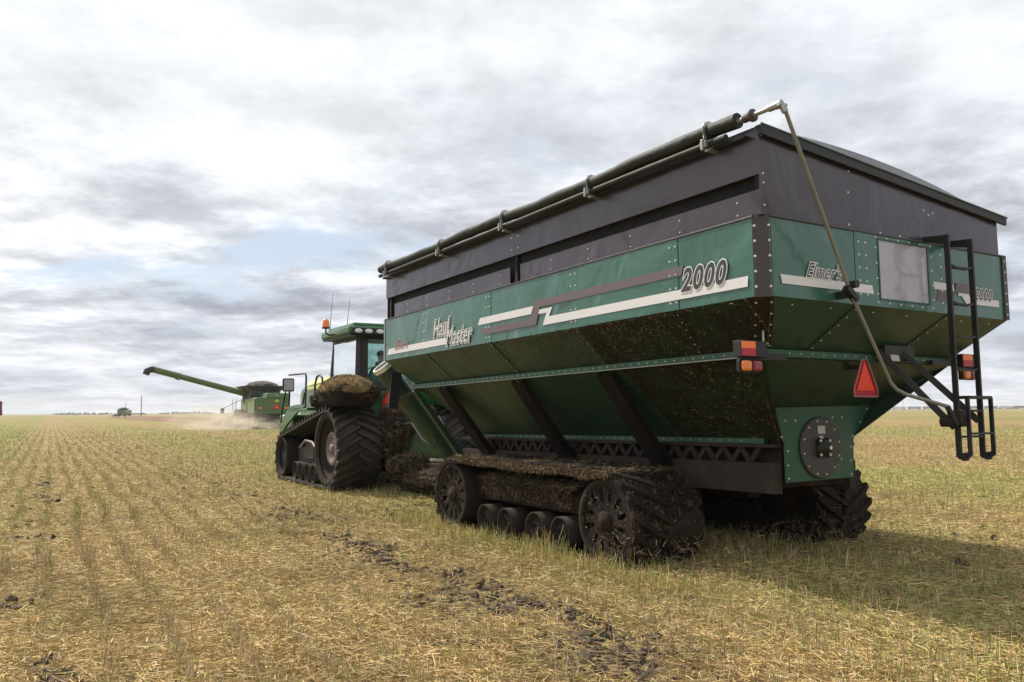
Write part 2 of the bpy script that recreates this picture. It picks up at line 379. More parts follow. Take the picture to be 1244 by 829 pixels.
# stubble rows (visible lines)
rowf = g.math('FRACT', g.math('DIVIDE', g.math('ADD', u, g.math('MULTIPLY', streak, 0.12)), 0.40))
rowm = g.ramp(rowf, [(0.0, 0.0), (0.28, 1.0), (0.55, 0.0)], 'EASE')
c = g.mix(g.math('MULTIPLY', rowm, 0.45), c, g.mix(gmask, (0.20, 0.135, 0.06, 1), (0.13, 0.135, 0.035, 1)))
soiln = g.noise(P, 2.2, 7, 0.7)
soilc = g.ramp(soiln, [(0.60, 0.0), (0.70, 1.0)])
du = g.math('DIVIDE', g.math('SUBTRACT', u, 3.35), 0.62)
trk = g.math('MULTIPLY', g.math('EXPONENT', g.math('MULTIPLY', g.math('MULTIPLY', du, du), -1.0)), g.ramp(g.noise(P, 1.6, 7, 0.7), [(0.50, 0.0), (0.60, 0.8)]))
soilc = g.math('MAXIMUM', g.math('MULTIPLY', soilc, 0.7), trk, clamp=True)
c = g.mix(g.math('MULTIPLY', soilc, 0.85), c, (0.05, 0.037, 0.028, 1))
big = g.noise(P, 0.05, 5, 0.6)
c = g.mix(1.0, c, g.ramp(big, [(0.35, (0.86, 0.84, 0.80)), (0.65, (1.08, 1.05, 1.0))]), 'MULTIPLY')
b = g.add('ShaderNodeBsdfPrincipled', Base_Color=c, Roughness=0.95)
b.inputs['Specular IOR Level'].default_value = 0.15
bn = g.add('ShaderNodeBump', Height=g.noise(P, 9.0, 7, 0.8), Strength=0.9, Distance=0.05)
g.l.new(bn.outputs[0], b.inputs['Normal'])
g.add('ShaderNodeOutputMaterial', i0=b.outputs[0])
M['field'] = m

mb = MB()
# one sheet to the horizon, finer near the camera, with slight swells far off
xs = [-9000, -3000, -900, -300, -100, -40, -15, 0, 15, 40, 100, 300, 900, 3000, 9000]
ys = [-200, -30, 0, 5, 10, 20, 40, 80, 160, 320, 700, 1500, 3500, 12000]
vs = [(x, y, 0.0) for y in ys for x in xs]; nx = len(xs)
mb.faces(vs, [(j * nx + i, j * nx + i + 1, (j + 1) * nx + i + 1, (j + 1) * nx + i) for j in range(len(ys) - 1) for i in range(nx - 1)])
tag(mb.build('ground', M['field']), kind='structure')

# ------------------------------------------------------------------ straw and stubble as real blades
def blade_mesh(name, base, top, wid, col, label=None, mat='straw', parent=None, tip=0.5):
    """one mesh of flat tapered blades; base, top: Nx3; wid: N; col: Nx3"""
    n = len(base); d = top - base
    rnd = rng.normal(size=(n, 3)); sd = np.cross(d, rnd); sd /= (np.linalg.norm(sd, axis=1, keepdims=True) + 1e-9)
    w = wid[:, None] * 0.5
    V = np.empty((n, 4, 3), np.float32)
    V[:, 0] = base - sd * w; V[:, 1] = base + sd * w; V[:, 2] = top + sd * w * tip; V[:, 3] = top - sd * w * tip
    me = bpy.data.meshes.new(name); me.vertices.add(n * 4); me.loops.add(n * 4); me.polygons.add(n)
    me.vertices.foreach_set('co', V.ravel()); me.loops.foreach_set('vertex_index', np.arange(n * 4, dtype=np.int32))
    me.polygons.foreach_set('loop_start', np.arange(0, n * 4, 4, dtype=np.int32)); me.polygons.foreach_set('loop_total', np.full(n, 4, np.int32))
    at = me.attributes.new('Col', 'FLOAT_COLOR', 'POINT')
    C4 = np.ones((n, 4, 4), np.float32); C4[:, :, :3] = col[:, None, :]
    at.data.foreach_set('color', C4.ravel())
    me.update(); me.materials.append(M[mat])
    o = bpy.data.objects.new(name, me); COL.objects.link(o)
    if parent: o.parent = parent
    return o

def polar(n, r0, r1, power, a0=-43, a1=43):
    """points before the camera, r distributed by r**power"""
    t = rng.random(n); e = power + 1
    r = (r0 ** e + t * (r1 ** e - r0 ** e)) ** (1 / e) if abs(e) > 1e-6 else r0 * (r1 / r0) ** t
    a = np.radians(rng.uniform(a0, a1, n))
    return r * np.sin(a), r * np.cos(a), r

CY, SY = math.cos(R(31.27)), math.sin(R(31.27)); CO = np.array([2.0777, 6.7767])
def in_track(x, y):
    lx = (x - CO[0]) * CY + (y - CO[1]) * SY; ly = -(x - CO[0]) * SY + (y - CO[1]) * CY
    a = ((lx > 0.1) & (lx < 0.97) | (lx > 2.78) & (lx < 3.66)) & (ly > 2.1) & (ly < 6.0)
    tx = (x + 3.74) * math.cos(R(30)) + (y - 16.88) * math.sin(R(30)); ty = -(x + 3.74) * math.sin(R(30)) + (y - 16.88) * math.cos(R(30))
    return a | (((tx > 0.02) & (tx < 0.9) | (tx > 2.4) & (tx < 3.3)) & (ty > 0.2) & (ty < 3.8))

def tones(n, greenness, dry0=(0.70, 0.51, 0.225), dry1=(0.34, 0.215, 0.085), gr0=(0.50, 0.51, 0.15), gr1=(0.24, 0.29, 0.06)):
    t = rng.random((n, 1)); dry = np.array(dry0) * t + np.array(dry1) * (1 - t); gr = np.array(gr0) * t + np.array(gr1) * (1 - t)
    isg = (rng.random(n) < greenness)[:, None]
    c = np.where(isg, gr, dry); c *= rng.uniform(0.75, 1.2, (n, 1))
    pale = (rng.random(n) < 0.06)[:, None]
    return np.where(pale, np.array([0.72, 0.60, 0.40]), c)

# lying straw
N = 800000
x, y, r = polar(N, 4.0, 95.0, -0.78)
sm = soil_mask(x, y)
clump = 0.55 * vnoise(x, y, 2.6, 21) + 0.45 * vnoise(x, y, 7.0, 22)
keep = (rng.random(N) > sm * 0.80) & ~in_track(x, y) & (rng.random(N) < 0.35 + 1.1 * clump) & (rng.random(N) < 1.25 - r / 90)
x, y, r, clump = x[keep], y[keep], r[keep], clump[keep]; n = len(x)
L = rng.gamma(1.8, 0.028, n) + 0.018; yaw = rng.uniform(0, 2 * PI, n); tilt = rng.normal(0, 0.20, n)
z = rng.random(n) ** 2 * 0.06 * (0.4 + clump) + 0.006
d = np.stack([np.cos(yaw) * np.cos(tilt), np.sin(yaw) * np.cos(tilt), np.sin(tilt)], 1) * L[:, None]
base = np.stack([x, y, z], 1) - d * 0.5; top = base + d
base[:, 2] = np.maximum(base[:, 2], 0.003); top[:, 2] = np.maximum(top[:, 2], 0.003)
uu = x * RU[0] + y * RU[1]
gg = (green_of(uu + 3 * (vnoise(x, y, 0.15, 5) - 0.5)) + np.clip((r - 9) / 60, 0, 0.25)) * (0.2 + 0.9 * vnoise(x, y, 0.6, 6)) * 0.85
wid = rng.uniform(0.0028, 0.0070, n) * (1 + np.clip(r - 8, 0, 60) * 0.05)
pt_ = 0.5 * vnoise(x, y, 0.7, 51) + 0.5 * vnoise(x, y, 2.3, 52); tcol = tones(n, gg * 0.8) * (1.05 - 0.33 * np.clip((pt_ - 0.5) * 4, 0, 1))[:, None]
o = blade_mesh('straw_litter', base, top, wid, tcol)
tag(o, 'pale chopped straw lying over the whole stubble field', 'straw', kind='stuff')

# standing stubble in seed rows
N = 300000
x, y, r = polar(N, 3.9, 130.0, -0.62)
u_ = x * RU[0] + y * RU[1]; v_ = x * RV[0] + y * RV[1]
SP = 0.40
u_ = np.round(u_ / SP) * SP + rng.normal(0, 0.038, N) + 0.05 * np.sin(v_ * 0.9) + 0.10 * (vnoise(u_, v_, 0.8, 41) - 0.5) + (rng.random(N) < 0.12) * rng.uniform(-0.2, 0.2, N)
x = u_ * RU[0] + v_ * RV[0]; y = u_ * RU[1] + v_ * RV[1]
sm = soil_mask(x, y); stand = 0.6 * vnoise(u_, v_, 0.9, 11) + 0.4 * vnoise(u_, v_, 3.0, 12)
gb = green_of(u_)
keep = (rng.random(N) > sm) & ~in_track(x, y) & (rng.random(N) < np.clip(0.18 + 1.0 * (stand - 0.30), 0.08, 1) * (1 - 0.4 * (r < 10))) & (rng.random(N) < 1.35 - r / 120)
x, y, u_, v_, gb, stand = x[keep], y[keep], u_[keep], v_[keep], gb[keep], stand[keep]; n = len(x); r = np.hypot(x, y)
H = np.clip(rng.normal(0.095, 0.035, n) + 0.05 * (stand - 0.4), 0.04, 0.24) * (1 + 0.1 * (gb > 0.5))
tl = rng.normal(0, 0.16, (n, 2))
base = np.stack([x, y, np.zeros(n)], 1); top = base + np.stack([tl[:, 0] * H, tl[:, 1] * H, H], 1)
gg = np.clip((gb * 1.0 + 0.5 * vnoise(x, y, 0.7, 14) - 0.05) * np.clip(r / 14, 0.5, 1), 0.10, 0.95)
col = tones(n, gg, dry0=(0.56, 0.43, 0.25), dry1=(0.27, 0.20, 0.14), gr0=(0.42, 0.43, 0.13), gr1=(0.20, 0.26, 0.06))
wid = rng.uniform(0.0035, 0.0065, n) * (1 + np.clip(r - 8, 0, 60) * 0.05)
tag(blade_mesh('stubble', base, top, wid, col, tip=0.7), 'short cut stalks standing in seed rows across the field', 'stubble', kind='stuff')

# fresh green regrowth: taller, softer blades near the machines and in strips
N = 70000
x, y, r = polar(N, 4.2, 110.0, -0.5)
u_ = x * RU[0] + y * RU[1]
p = green_of(u_) * (vnoise(x, y, 0.5, 31) ** 2) * 1.5 + 0.10 * (vnoise(x, y, 1.6, 32) > 0.72)
nearT = np.exp(-((u_ - 5.2) / 1.0) ** 2) * (r < 16)
p = np.clip(p * 0.8 * np.clip((r - 3) / 12, 0.12, 1) + nearT * 0.45, 0, 1) * np.clip(1.35 - r / 110, 0, 1)
keep = (rng.random(N) < p) & ~in_track(x, y)
x, y = x[keep], y[keep]; n = len(x); r = np.hypot(x, y)
H = rng.gamma(4, 0.019, n) + 0.04
tl = rng.normal(0, 0.3, (n, 2)); base = np.stack([x, y, np.zeros(n)], 1); top = base + np.stack([tl[:, 0] * H, tl[:, 1] * H, H], 1)
tag(blade_mesh('green_regrowth', base, top, rng.uniform(0.004, 0.007, n) * (1 + np.clip(r - 8, 0, 60) * 0.05), tones(n, np.full(n, 0.9), gr0=(0.36, 0.40, 0.12), gr1=(0.17, 0.24, 0.05)), tip=0.4),
    'green volunteer shoots growing up through the stubble', 'regrowth', kind='stuff')

# stems left standing tight against the cart tracks
N = 3000; lx = np.where(rng.random(N) < 0.75, rng.uniform(-0.45, 0.07, N), rng.uniform(1.0, 2.7, N)); ly = rng.uniform(0.6, 7.0, N)
x = CO[0] + lx * CY - ly * SY; y = CO[1] + lx * SY + ly * CY; H = np.clip(rng.normal(0.11, 0.05, N), 0.04, 0.27) * (0.5 + vnoise(x, y, 2.0, 61))
tl = rng.normal(0, 0.22, (N, 2)); base = np.stack([x, y, np.zeros(N)], 1); top = base + np.stack([tl[:, 0] * H, tl[:, 1] * H, H], 1)
tag(blade_mesh('standing_stems', base, top, rng.uniform(0.004, 0.008, N), tones(N, np.full(N, 0.6), gr0=(0.50, 0.50, 0.17), gr1=(0.22, 0.27, 0.06)), tip=0.6), 'taller yellow green stems standing along the cart tracks', 'stubble', kind='stuff')

# churned soil clods
def lump_mesh(name, cs, rad, col, flat=0.6, mat='clod', parent=None, jit=0.35, soft=True):
    ico = bmesh.new(); bmesh.ops.create_icosphere(ico, subdivisions=1, radius=1.0)
    bv = np.array([v.co[:] for v in ico.verts]); bf = np.array([[v.index for v in f.verts] for f in ico.faces]); ico.free()
    n = len(cs); k = len(bv)
    V = bv[None] * (1 + rng.uniform(-jit, jit, (n, k, 1))) * rad[:, None, None]
    V *= rng.uniform(0.6, 1.4, (n, 1, 3)); V[:, :, 2] *= flat
    a = rng.uniform(0, 2 * PI, n); ca, sa = np.cos(a)[:, None], np.sin(a)[:, None]
    Vx = V[:, :, 0] * ca - V[:, :, 1] * sa; Vy = V[:, :, 0] * sa + V[:, :, 1] * ca
    V = np.stack([Vx, Vy, V[:, :, 2]], 2) + cs[:, None, :]
    F = (bf[None] + (np.arange(n) * k)[:, None, None]).reshape(-1, 3)
    me = bpy.data.meshes.new(name); me.from_pydata(V.reshape(-1, 3).tolist(), [], F.tolist())
    at = me.attributes.new('Col', 'FLOAT_COLOR', 'POINT'); C4 = np.ones((n, k, 4), np.float32); C4[:, :, :3] = col[:, None, :]
    at.data.foreach_set('color', C4.ravel()); me.materials.append(M[mat]); me.update()
    o = bpy.data.objects.new(name, me); COL.objects.link(o)
    if parent: o.parent = parent
    return o
N = 110000
x, y, r = polar(N, 4.0, 26.0, -0.3)
k = rng.random(N) < soil_mask(x, y) ** 1.5 * 0.9
x, y = x[k][:16000], y[k][:16000]; n = len(x)
cs = np.stack([x, y, rng.uniform(-0.012, 0.008, n)], 1)
rad = np.clip(rng.gamma(1.6, 0.0085, n) + 0.006, 0.006, 0.05)
t = rng.random((n, 1)); col = np.array([0.030, 0.022, 0.016]) * (1 - t) + np.array([0.13, 0.092, 0.062]) * t
tag(lump_mesh('soil_clods', cs, rad, col, flat=0.85, jit=0.45), 'dark churned soil clods showing through in the wheel tracks', 'soil', kind='stuff')

# ================================================================== GRAIN CART
# cart axes: x across (0 = left side), y forward (0 = rear), z up from the top of the green band
RC = Matrix(((0.8547373, -0.5190579, -0.0017362), (0.5190314, 0.8546485, 0.0135067), (-0.0055269, -0.0124458, 0.9999073)))
CM = Matrix.Translation((2.0777, 6.7767, 3.2068)) @ RC.to_4x4()
CB = Matrix.Translation((2.0777, 6.7767, 0.0)) @ Matrix.Rotation(R(31.27), 4, 'Z')     # same place, level with the ground
cart = empty('grain_cart', mat=CM)
tag(cart, 'big dark green tracked grain cart with black roll tarp and a ladder at the back', 'grain cart')
LV = CM.inverted() @ CB                                                                  # level frame seen from the cart
WD, LN, HB, CH = 3.66, 8.05, 0.667, 0.09
T = 0.012
G_, B_ = 'cart_green', 'bolt'

def rowpts(a, b, n): a, b = Vector(a), Vector(b); return [a.lerp(b, i / (n - 1)) for i in range(n)]

# ---- green band, left side: five lapped sheets
seams = [LN, 6.44, 4.52, 2.62, 1.01, CH]
for i in range(5):
    y1, y0 = seams[i], seams[i + 1]; mb = MB(); off = -0.004 * (i % 2)
    mb.plate([(off, y0 + 0.004, -HB), (off, y1 - 0.004, -HB), (off, y1 - 0.004, 0), (off, y0 + 0.004, 0)], (-1, 0, 0), T)
    if i < 4:
        for zz in np.linspace(-0.07, -HB + 0.07, 5):
            for dy in (0.035, 0.12 if i != 3 else 0.115): mb.bolt((off, y0 + dy, zz), (-1, 0, 0), 0.013)
    mb.build('side_panel', [M[G_], M[B_]], cart)
# edge angle along the top of the band
mb = MB(); mb.box(-0.012, 0.05, CH, LN, 0.0, 0.018); mb.box(CH, WD + 0.02, -0.014, 0.05, 0.0, 0.018); mb.box(WD - 0.05, WD + 0.012, 0.06, LN, 0.0, 0.018)
mb.build('top_rail', [M['trim']], cart, bevel=0.004)
# front and right faces
mb = MB(); mb.plate([(WD, 0.05, -HB), (WD, LN, -HB), (WD, LN, 0), (WD, 0.05, 0)], (1, 0, 0), T); mb.build('side_panel', [M[G_], M[B_]], cart)
mb = MB(); mb.plate([(0.006, LN, -HB), (WD - 0.006, LN, -HB), (WD - 0.006, LN, 0), (0.006, LN, 0)], (0, 1, 0), T); mb.build('front_panel', [M[G_], M[B_]], cart)
mb = MB(); mb.box(-0.012, 0.03, LN - 0.02, LN + 0.015, -HB, 0.0); mb.build('corner_trim', [M['zinc']], cart, bevel=0.003)
# ---- rear face: three lapped sheets
for i, (x0, x1) in enumerate(((CH, 1.185), (1.185, 2.585), (2.585, WD))):
    mb = MB(); off = -0.005 * (i == 1)
    if i == 1:   # opening for the window
        a, b, c, d = 1.53, 2.28, -0.59, -0.04
        for (p, q, r_, s_) in ((x0, a, -HB, 0), (b, x1, -HB, 0), (a, b, -HB, c), (a, b, d, 0)):
            mb.plate([(p, off, r_), (q, off, r_), (q, off, s_), (p, off, s_)], (0, -1, 0), T)
        for zz in np.linspace(-0.09, -HB + 0.1, 5):
            for xx in (1.24, 1.34, 2.50): mb.bolt((xx, off, zz), (0, -1, 0), 0.012)
        for p in rowpts((1.49, off, -0.02), (2.34, off, -0.02), 6) + rowpts((1.49, off, -0.63), (2.34, off, -0.63), 6) + rowpts((1.49, off, -0.12), (1.49, off, -0.55), 4) + rowpts((2.35, off, -0.12), (2.35, off, -0.55), 4): mb.bolt(p, (0, -1, 0), 0.011)
    else:
        mb.plate([(x0, off, -HB), (x1, off, -HB), (x1, off, 0), (x0, off, 0)], (0, -1, 0), T)
    mb.build('rear_panel', [M[G_], M[B_]], cart)
mb = MB(); mb.plate([(1.53, -0.001, -0.59), (2.28, -0.001, -0.59), (2.28, -0.001, -0.04), (1.53, -0.001, -0.04)], (0, -1, 0), 0.006)
win = mb.build('window', [M['port']], cart)
mb = MB()
for (p, q, r_, s_) in ((1.515, 1.532, -0.605, -0.025), (2.278, 2.295, -0.605, -0.025), (1.532, 2.278, -0.605, -0.588), (1.532, 2.278, -0.042, -0.025)): mb.box(p, q, -0.010, -0.0055, r_, s_)
mb.build('window_frame', [M['flange_green']], win)
# rear left chamfer trim and rear right corner trim
mb = MB()
n_ = Vector((-1, -1, 0)).normalized()
mb.plate([(-0.006, CH + 0.012, -HB - 0.005), (CH + 0.012, -0.006, -HB - 0.005), (CH + 0.012, -0.006, 0.03), (-0.006, CH + 0.012, 0.03)], n_, 0.03)
for zz in np.linspace(-0.07, -HB + 0.08, 5):
    mb.bolt((0.006, CH - 0.002, zz), n_, 0.014); mb.bolt((CH - 0.002, 0.006, zz), n_, 0.014)
mb.build('corner_trim', [M['trim'], M[B_]], cart)
mb = MB(); mb.box(WD - 0.06, WD + 0.014, -0.016, -0.0005, -HB, 0.0); mb.box(WD + 0.001, WD + 0.014, 0, 0.06, -HB, 0.0)
for zz in np.linspace(-0.05, -HB + 0.05, 6): mb.bolt((WD - 0.025, -0.016, zz), (0, -1, 0), 0.011)
mb.build('corner_trim', [M['trim'], M[B_]], cart)

# ---- dark extension above the band; left wall high, falling to the right at the back
ZL, ZR = 0.765, 0.40
mb = MB()
def ysheet(y0, y1, z0, z1, x=0.02, t=T): mb.plate([(x, y0, z0), (x, y1, z0), (x, y1, z1), (x, y0, z1)], (-1, 0, 0), t)
ysheet(0.03, 3.95, 0.365, ZL); ysheet(3.955, LN, 0.365, ZL)
for p in [(0.02, 3.87, 0.60), (0.02, 4.03, 0.60), (0.02, 3.87, 0.45), (0.02, 4.03, 0.45)]: mb.bolt(p, (-1, 0, 0), 0.013)
mb.build('upper_side_sheet', [M['dark_panel'], M[B_]], cart)
for (y0, y1) in ((0.03, 3.83), (4.07, 7.70)):
    mb = MB(); ysheet(y0, y1, 0.02, 0.235)
    for yy in np.arange(y0 + 0.25, y1 - 0.1, 0.72):
        for zz in (0.06, 0.17): mb.bolt((0.02, yy, zz), (-1, 0, 0), 0.010)
    mb.build('lower_side_sheet', [M['dark_panel'], M[B_]], cart)
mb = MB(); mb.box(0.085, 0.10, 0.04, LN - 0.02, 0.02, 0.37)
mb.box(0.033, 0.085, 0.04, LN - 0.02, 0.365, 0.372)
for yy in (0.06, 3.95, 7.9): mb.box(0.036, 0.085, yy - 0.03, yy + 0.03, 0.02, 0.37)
mb.build('side_recess', [M['deep']], cart)  # dark plate set back in the gap, its shade put into the colour
mb = MB()
mb.plate([(0.02, 0.018, 0.02), (WD - 0.06, 0.018, 0.02), (WD - 0.06, 0.018, ZR), (0.02, 0.018, ZL)], (0, -1, 0), T)
for p in [(0.05, 0.018, 0.70), (0.055, 0.018, 0.37), (0.055, 0.018, 0.29), (0.06, 0.018, 0.10), (1.18, 0.018, 0.56), (1.16, 0.018, 0.36), (1.15, 0.018, 0.06), (2.45, 0.018, 0.33), (2.38, 0.018, 0.30), (2.30, 0.018, 0.34), (1.60, 0.018, 0.035), (1.9, 0.018, 0.035)]: mb.bolt(p, (0, -1, 0), 0.012)
mb.build('rear_extension', [M['dark_panel'], M[B_]], cart)
mb = MB(); mb.plate([(WD - 0.06, 0.031, 0.02), (WD - 0.06, LN, 0.02), (WD - 0.06, LN, ZR), (WD - 0.06, 0.031, ZR)], (1, 0, 0), T); mb.build('side_extension', [M['dark_panel']], cart)
mb = MB(); mb.plate([(0.034, LN - 0.02, 0.02), (WD - 0.075, LN - 0.02, 0.02), (WD - 0.075, LN - 0.02, ZR), (0.034, LN - 0.02, ZL)], (0, 1, 0), T); mb.build('front_extension', [M['dark_panel']], cart)
# domed end cap under the tarp, with a turned down black lip
def topz(x): return ZL + (ZR - ZL) * (x / (WD - 0.06))
mb = MB(); K = 14; rows = []
for j, yy in enumerate((0.0, 0.05, 0.25, 0.6, 1.1)):
    rise = [0.01, 0.14, 0.20, 0.26, 0.28][j]
    rows.append([(0.02 + (WD - 0.04) * i / K, yy, topz((WD - 0.06) * i / K) + 0.012 + rise * math.sin(PI * i / K) ** 0.8) for i in range(K + 1)])
vs = [p for r_ in rows for p in r_]; fs = [(j * (K + 1) + i, j * (K + 1) + i + 1, (j + 1) * (K + 1) + i + 1, (j + 1) * (K + 1) + i) for j in range(4) for i in range(K)]
mb.faces(vs, fs, 0, True); k = len(vs)
mb.faces([(a, b, c - 0.01) for a, b, c in vs], [f[::-1] for f in fs], 0, True)
mb.build('end_cap', [M['dark_panel']], cart)
mb = MB()
mb.hexa([(0.0, -0.03, ZL - 0.075), (WD + 0.05, -0.03, ZR - 0.055), (WD + 0.05, 0.0, ZR - 0.055), (0.0, 0.0, ZL - 0.075), (0.0, -0.03, ZL + 0.012), (WD + 0.06, -0.03, ZR + 0.022), (WD + 0.06, 0.04, ZR + 0.022), (0.0, 0.04, ZL + 0.012)])
mb.build('cap_lip', [M['black']], cart, bevel=0.006)
mb = MB(); mb.tube([(0.0, -0.034, ZL + 0.016), (WD + 0.06, -0.034, ZR + 0.026)], 0.008, 6); mb.tube(rows[3], 0.012, 6); mb.build('cap_edging', [M['flange_green']], cart)
# inside: sloping floor sheets so that the box is not hollow from above
mb = MB(); mb.face([(0.1, 0.1, -0.3), (WD - 0.1, 0.1, -0.3), (WD - 0.1, LN - 0.1, -0.3), (0.1, LN - 0.1, -0.3)]); mb.build('grain_surface', [M['grain']], cart)

# ---- hopper
FX, FZ, LX, LZ = 0.42, -1.075, 1.31, -1.90
FR, FF, RY, RZ_ = 0.42, 7.70, 1.0, -1.56
def quad(mb, p, nrm, m=0, t=0.01): mb.plate(p, nrm, t, m)
yy = [LN, 6.44, 4.52, 2.62, 1.01, CH]; fy = [FF, 6.35, 4.45, 2.62, 1.12, FR]
for i in range(5):
    mb = MB(); off = 0.0
    p = [(0.0, yy[i], -HB), (0.0, yy[i + 1], -HB), (FX, fy[i + 1], FZ), (FX, fy[i], FZ)]
    quad(mb, p, (-0.7, 0, -0.7))
    a, b = Vector(p[1]), Vector(p[2]); nrm = Vector((-0.7, 0, -0.72)).normalized(); dv = (b - a)
    if i < 4:
        mb.bar(a + nrm * 0.004, b + nrm * 0.004, 0.008, 0.006, 1)
        for t in np.linspace(0.1, 0.9, 6): mb.bolt(a + dv * t + Vector((0, 0.06, 0)) + nrm * 0.001, nrm, 0.007, 2)
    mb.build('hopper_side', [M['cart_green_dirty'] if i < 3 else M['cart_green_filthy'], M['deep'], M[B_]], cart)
rx = [CH, 1.185, 2.585, WD]; fx = [FX + 0.05, 0.95, 2.25, WD - FX]
for i in range(3):
    mb = MB(); p = [(rx[i], 0.0, -HB), (rx[i + 1], 0.0, -HB), (fx[i + 1], FR, FZ), (fx[i], FR, FZ)]
    quad(mb, p, (0, -0.7, -0.7)); nrm = Vector((0, -0.7, -0.72)).normalized()
    if i < 2:
        a, b = Vector(p[1]), Vector(p[2]); mb.bar(a + nrm * 0.004, b + nrm * 0.004, 0.010, 0.006, 1)
        for t in np.linspace(0.1, 0.9, 6): mb.bolt(a.lerp(b, t) + Vector((0.06, 0, 0)) + nrm * 0.001, nrm, 0.008, 2)
    for xx in (rx[i] + 0.3, rx[i] + 0.8): mb.bolt((xx, 0.05, -HB - 0.05 * 0.97), nrm, 0.008, 2)
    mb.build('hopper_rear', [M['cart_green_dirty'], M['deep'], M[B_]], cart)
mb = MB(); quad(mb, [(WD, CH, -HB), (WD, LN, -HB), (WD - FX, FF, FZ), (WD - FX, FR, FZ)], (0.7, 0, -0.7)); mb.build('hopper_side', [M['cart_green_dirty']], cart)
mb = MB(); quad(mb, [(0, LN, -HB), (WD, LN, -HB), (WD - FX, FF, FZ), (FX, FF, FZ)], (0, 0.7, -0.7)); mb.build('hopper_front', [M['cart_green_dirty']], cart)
# dirty chamfer strip running down the rear left corner
mb = MB(); p = [(-0.004, CH + 0.02, -HB), (CH + 0.02, -0.004, -HB), (FX + 0.10, FR - 0.01, FZ), (FX - 0.01, FR + 0.10, FZ)]
nn = Vector((-0.5, -0.5, -0.7)).normalized(); p = [Vector(q) + nn * 0.006 for q in p]; quad(mb, p, nn, 0, 0.02)
for t in np.linspace(0.1, 0.9, 5):
    for e in (0, 1):
        a = p[0].lerp(p[3], t) if e == 0 else p[1].lerp(p[2], t); mb.bolt(a.lerp((p[0] + p[1]) / 2 * (1 - t) + (p[2] + p[3]) / 2 * t, 0.22), nn, 0.011, 1)
mb.build('corner_strip', [M['muck'], M[B_]], cart)
# flange belt with bolt line
mb = MB(); h = 0.065
mb.box(FX - 0.045, FX + 0.01, FR - 0.02, FF + 0.02, FZ - h + 0.01, FZ + 0.01); mb.box(FX - 0.075, FX - 0.045, FR - 0.02, FF + 0.02, FZ - h + 0.005, FZ - h + 0.015, 2)
mb.box(FX + 0.012, WD - FX, FR - 0.045, FR - 0.021, FZ - h + 0.01, FZ + 0.01)
mb.box(WD - FX - 0.01, WD - FX + 0.045, FR - 0.02, FF, FZ - h + 0.01, FZ + 0.01); mb.box(FX + 0.012, WD - FX, FF - 0.01, FF + 0.045, FZ - h + 0.01, FZ + 0.01)
for y_ in np.arange(FR + 0.15, FF, 0.135): mb.bolt((FX - 0.045, y_, FZ - 0.02), (-1, 0, 0), 0.009)
for x_ in np.arange(FX + 0.3, WD - FX, 0.155): mb.bolt((x_, FR - 0.045, FZ - 0.02), (0, -1, 0), 0.009)
mb.build('hopper_flange', [M['flange_green'], M[B_], M['zinc']], cart, bevel=0.003)
# lower hopper
z0 = FZ - 0.06
p3 = [(FX, FR, z0), (LX, RY, LZ)]
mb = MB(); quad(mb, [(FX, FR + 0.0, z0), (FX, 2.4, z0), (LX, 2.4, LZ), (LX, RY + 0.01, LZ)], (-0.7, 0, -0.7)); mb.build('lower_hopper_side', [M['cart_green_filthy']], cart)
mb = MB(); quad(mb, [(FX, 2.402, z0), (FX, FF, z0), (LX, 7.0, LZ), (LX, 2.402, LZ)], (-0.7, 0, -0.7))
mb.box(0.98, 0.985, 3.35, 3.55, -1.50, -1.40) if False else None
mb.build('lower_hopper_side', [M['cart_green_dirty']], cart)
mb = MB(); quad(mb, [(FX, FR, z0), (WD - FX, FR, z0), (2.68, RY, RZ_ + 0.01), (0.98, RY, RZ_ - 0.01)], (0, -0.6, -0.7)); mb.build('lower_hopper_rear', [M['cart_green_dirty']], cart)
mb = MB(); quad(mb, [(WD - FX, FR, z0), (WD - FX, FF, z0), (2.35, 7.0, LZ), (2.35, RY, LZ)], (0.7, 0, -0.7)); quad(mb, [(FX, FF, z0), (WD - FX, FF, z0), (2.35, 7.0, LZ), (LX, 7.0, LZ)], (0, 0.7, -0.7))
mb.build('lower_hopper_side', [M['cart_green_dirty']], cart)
# bolt strip along the foot of the hopper
mb = MB(); mb.box(LX - 0.05, LX + 0.01, 1.2, 7.0, LZ - 0.03, LZ + 0.025)
for y_ in np.arange(1.5, 6.9, 0.15): mb.bolt((LX - 0.05, y_, LZ), (-1, 0, 0), 0.009)
mb.build('foot_strip', [M['flange_green'], M[B_]], cart)
# struts across the hopper side (dirty channels, near-black also standing in for their shadow)
for y_ in (7.60, 6.50, 4.35, 2.50):
    mb = MB(); a = Vector((FX - 0.03, y_, FZ - 0.06)); b = Vector((LX - 0.03, y_, -2.25)); nrm = Vector((-0.68, 0, -0.73)); w = 0.05 if y_ > 7 else 0.13
    mb.plate([a, b, b + nrm * 0.10, a + nrm * (0.07)], (0, -1, 0), 0.012)
    mb.plate([a + Vector((0, w * 2, 0)), b + Vector((0, w * 2, 0)), b + Vector((0, w * 2, 0)) + nrm * 0.10, a + Vector((0, w * 2, 0)) + nrm * 0.07], (0, 1, 0), 0.012)
    mb.plate([a + nrm * 0.0701, a + Vector((0, 2 * w, 0)) + nrm * 0.0701, b + Vector((0, 2 * w, 0)) + nrm * 0.1001, b + nrm * 0.1001], nrm, 0.012)
    mb.build('hopper_strut', [M['cart_green_dirty'] if y_ > 7 else M['strut']], cart)
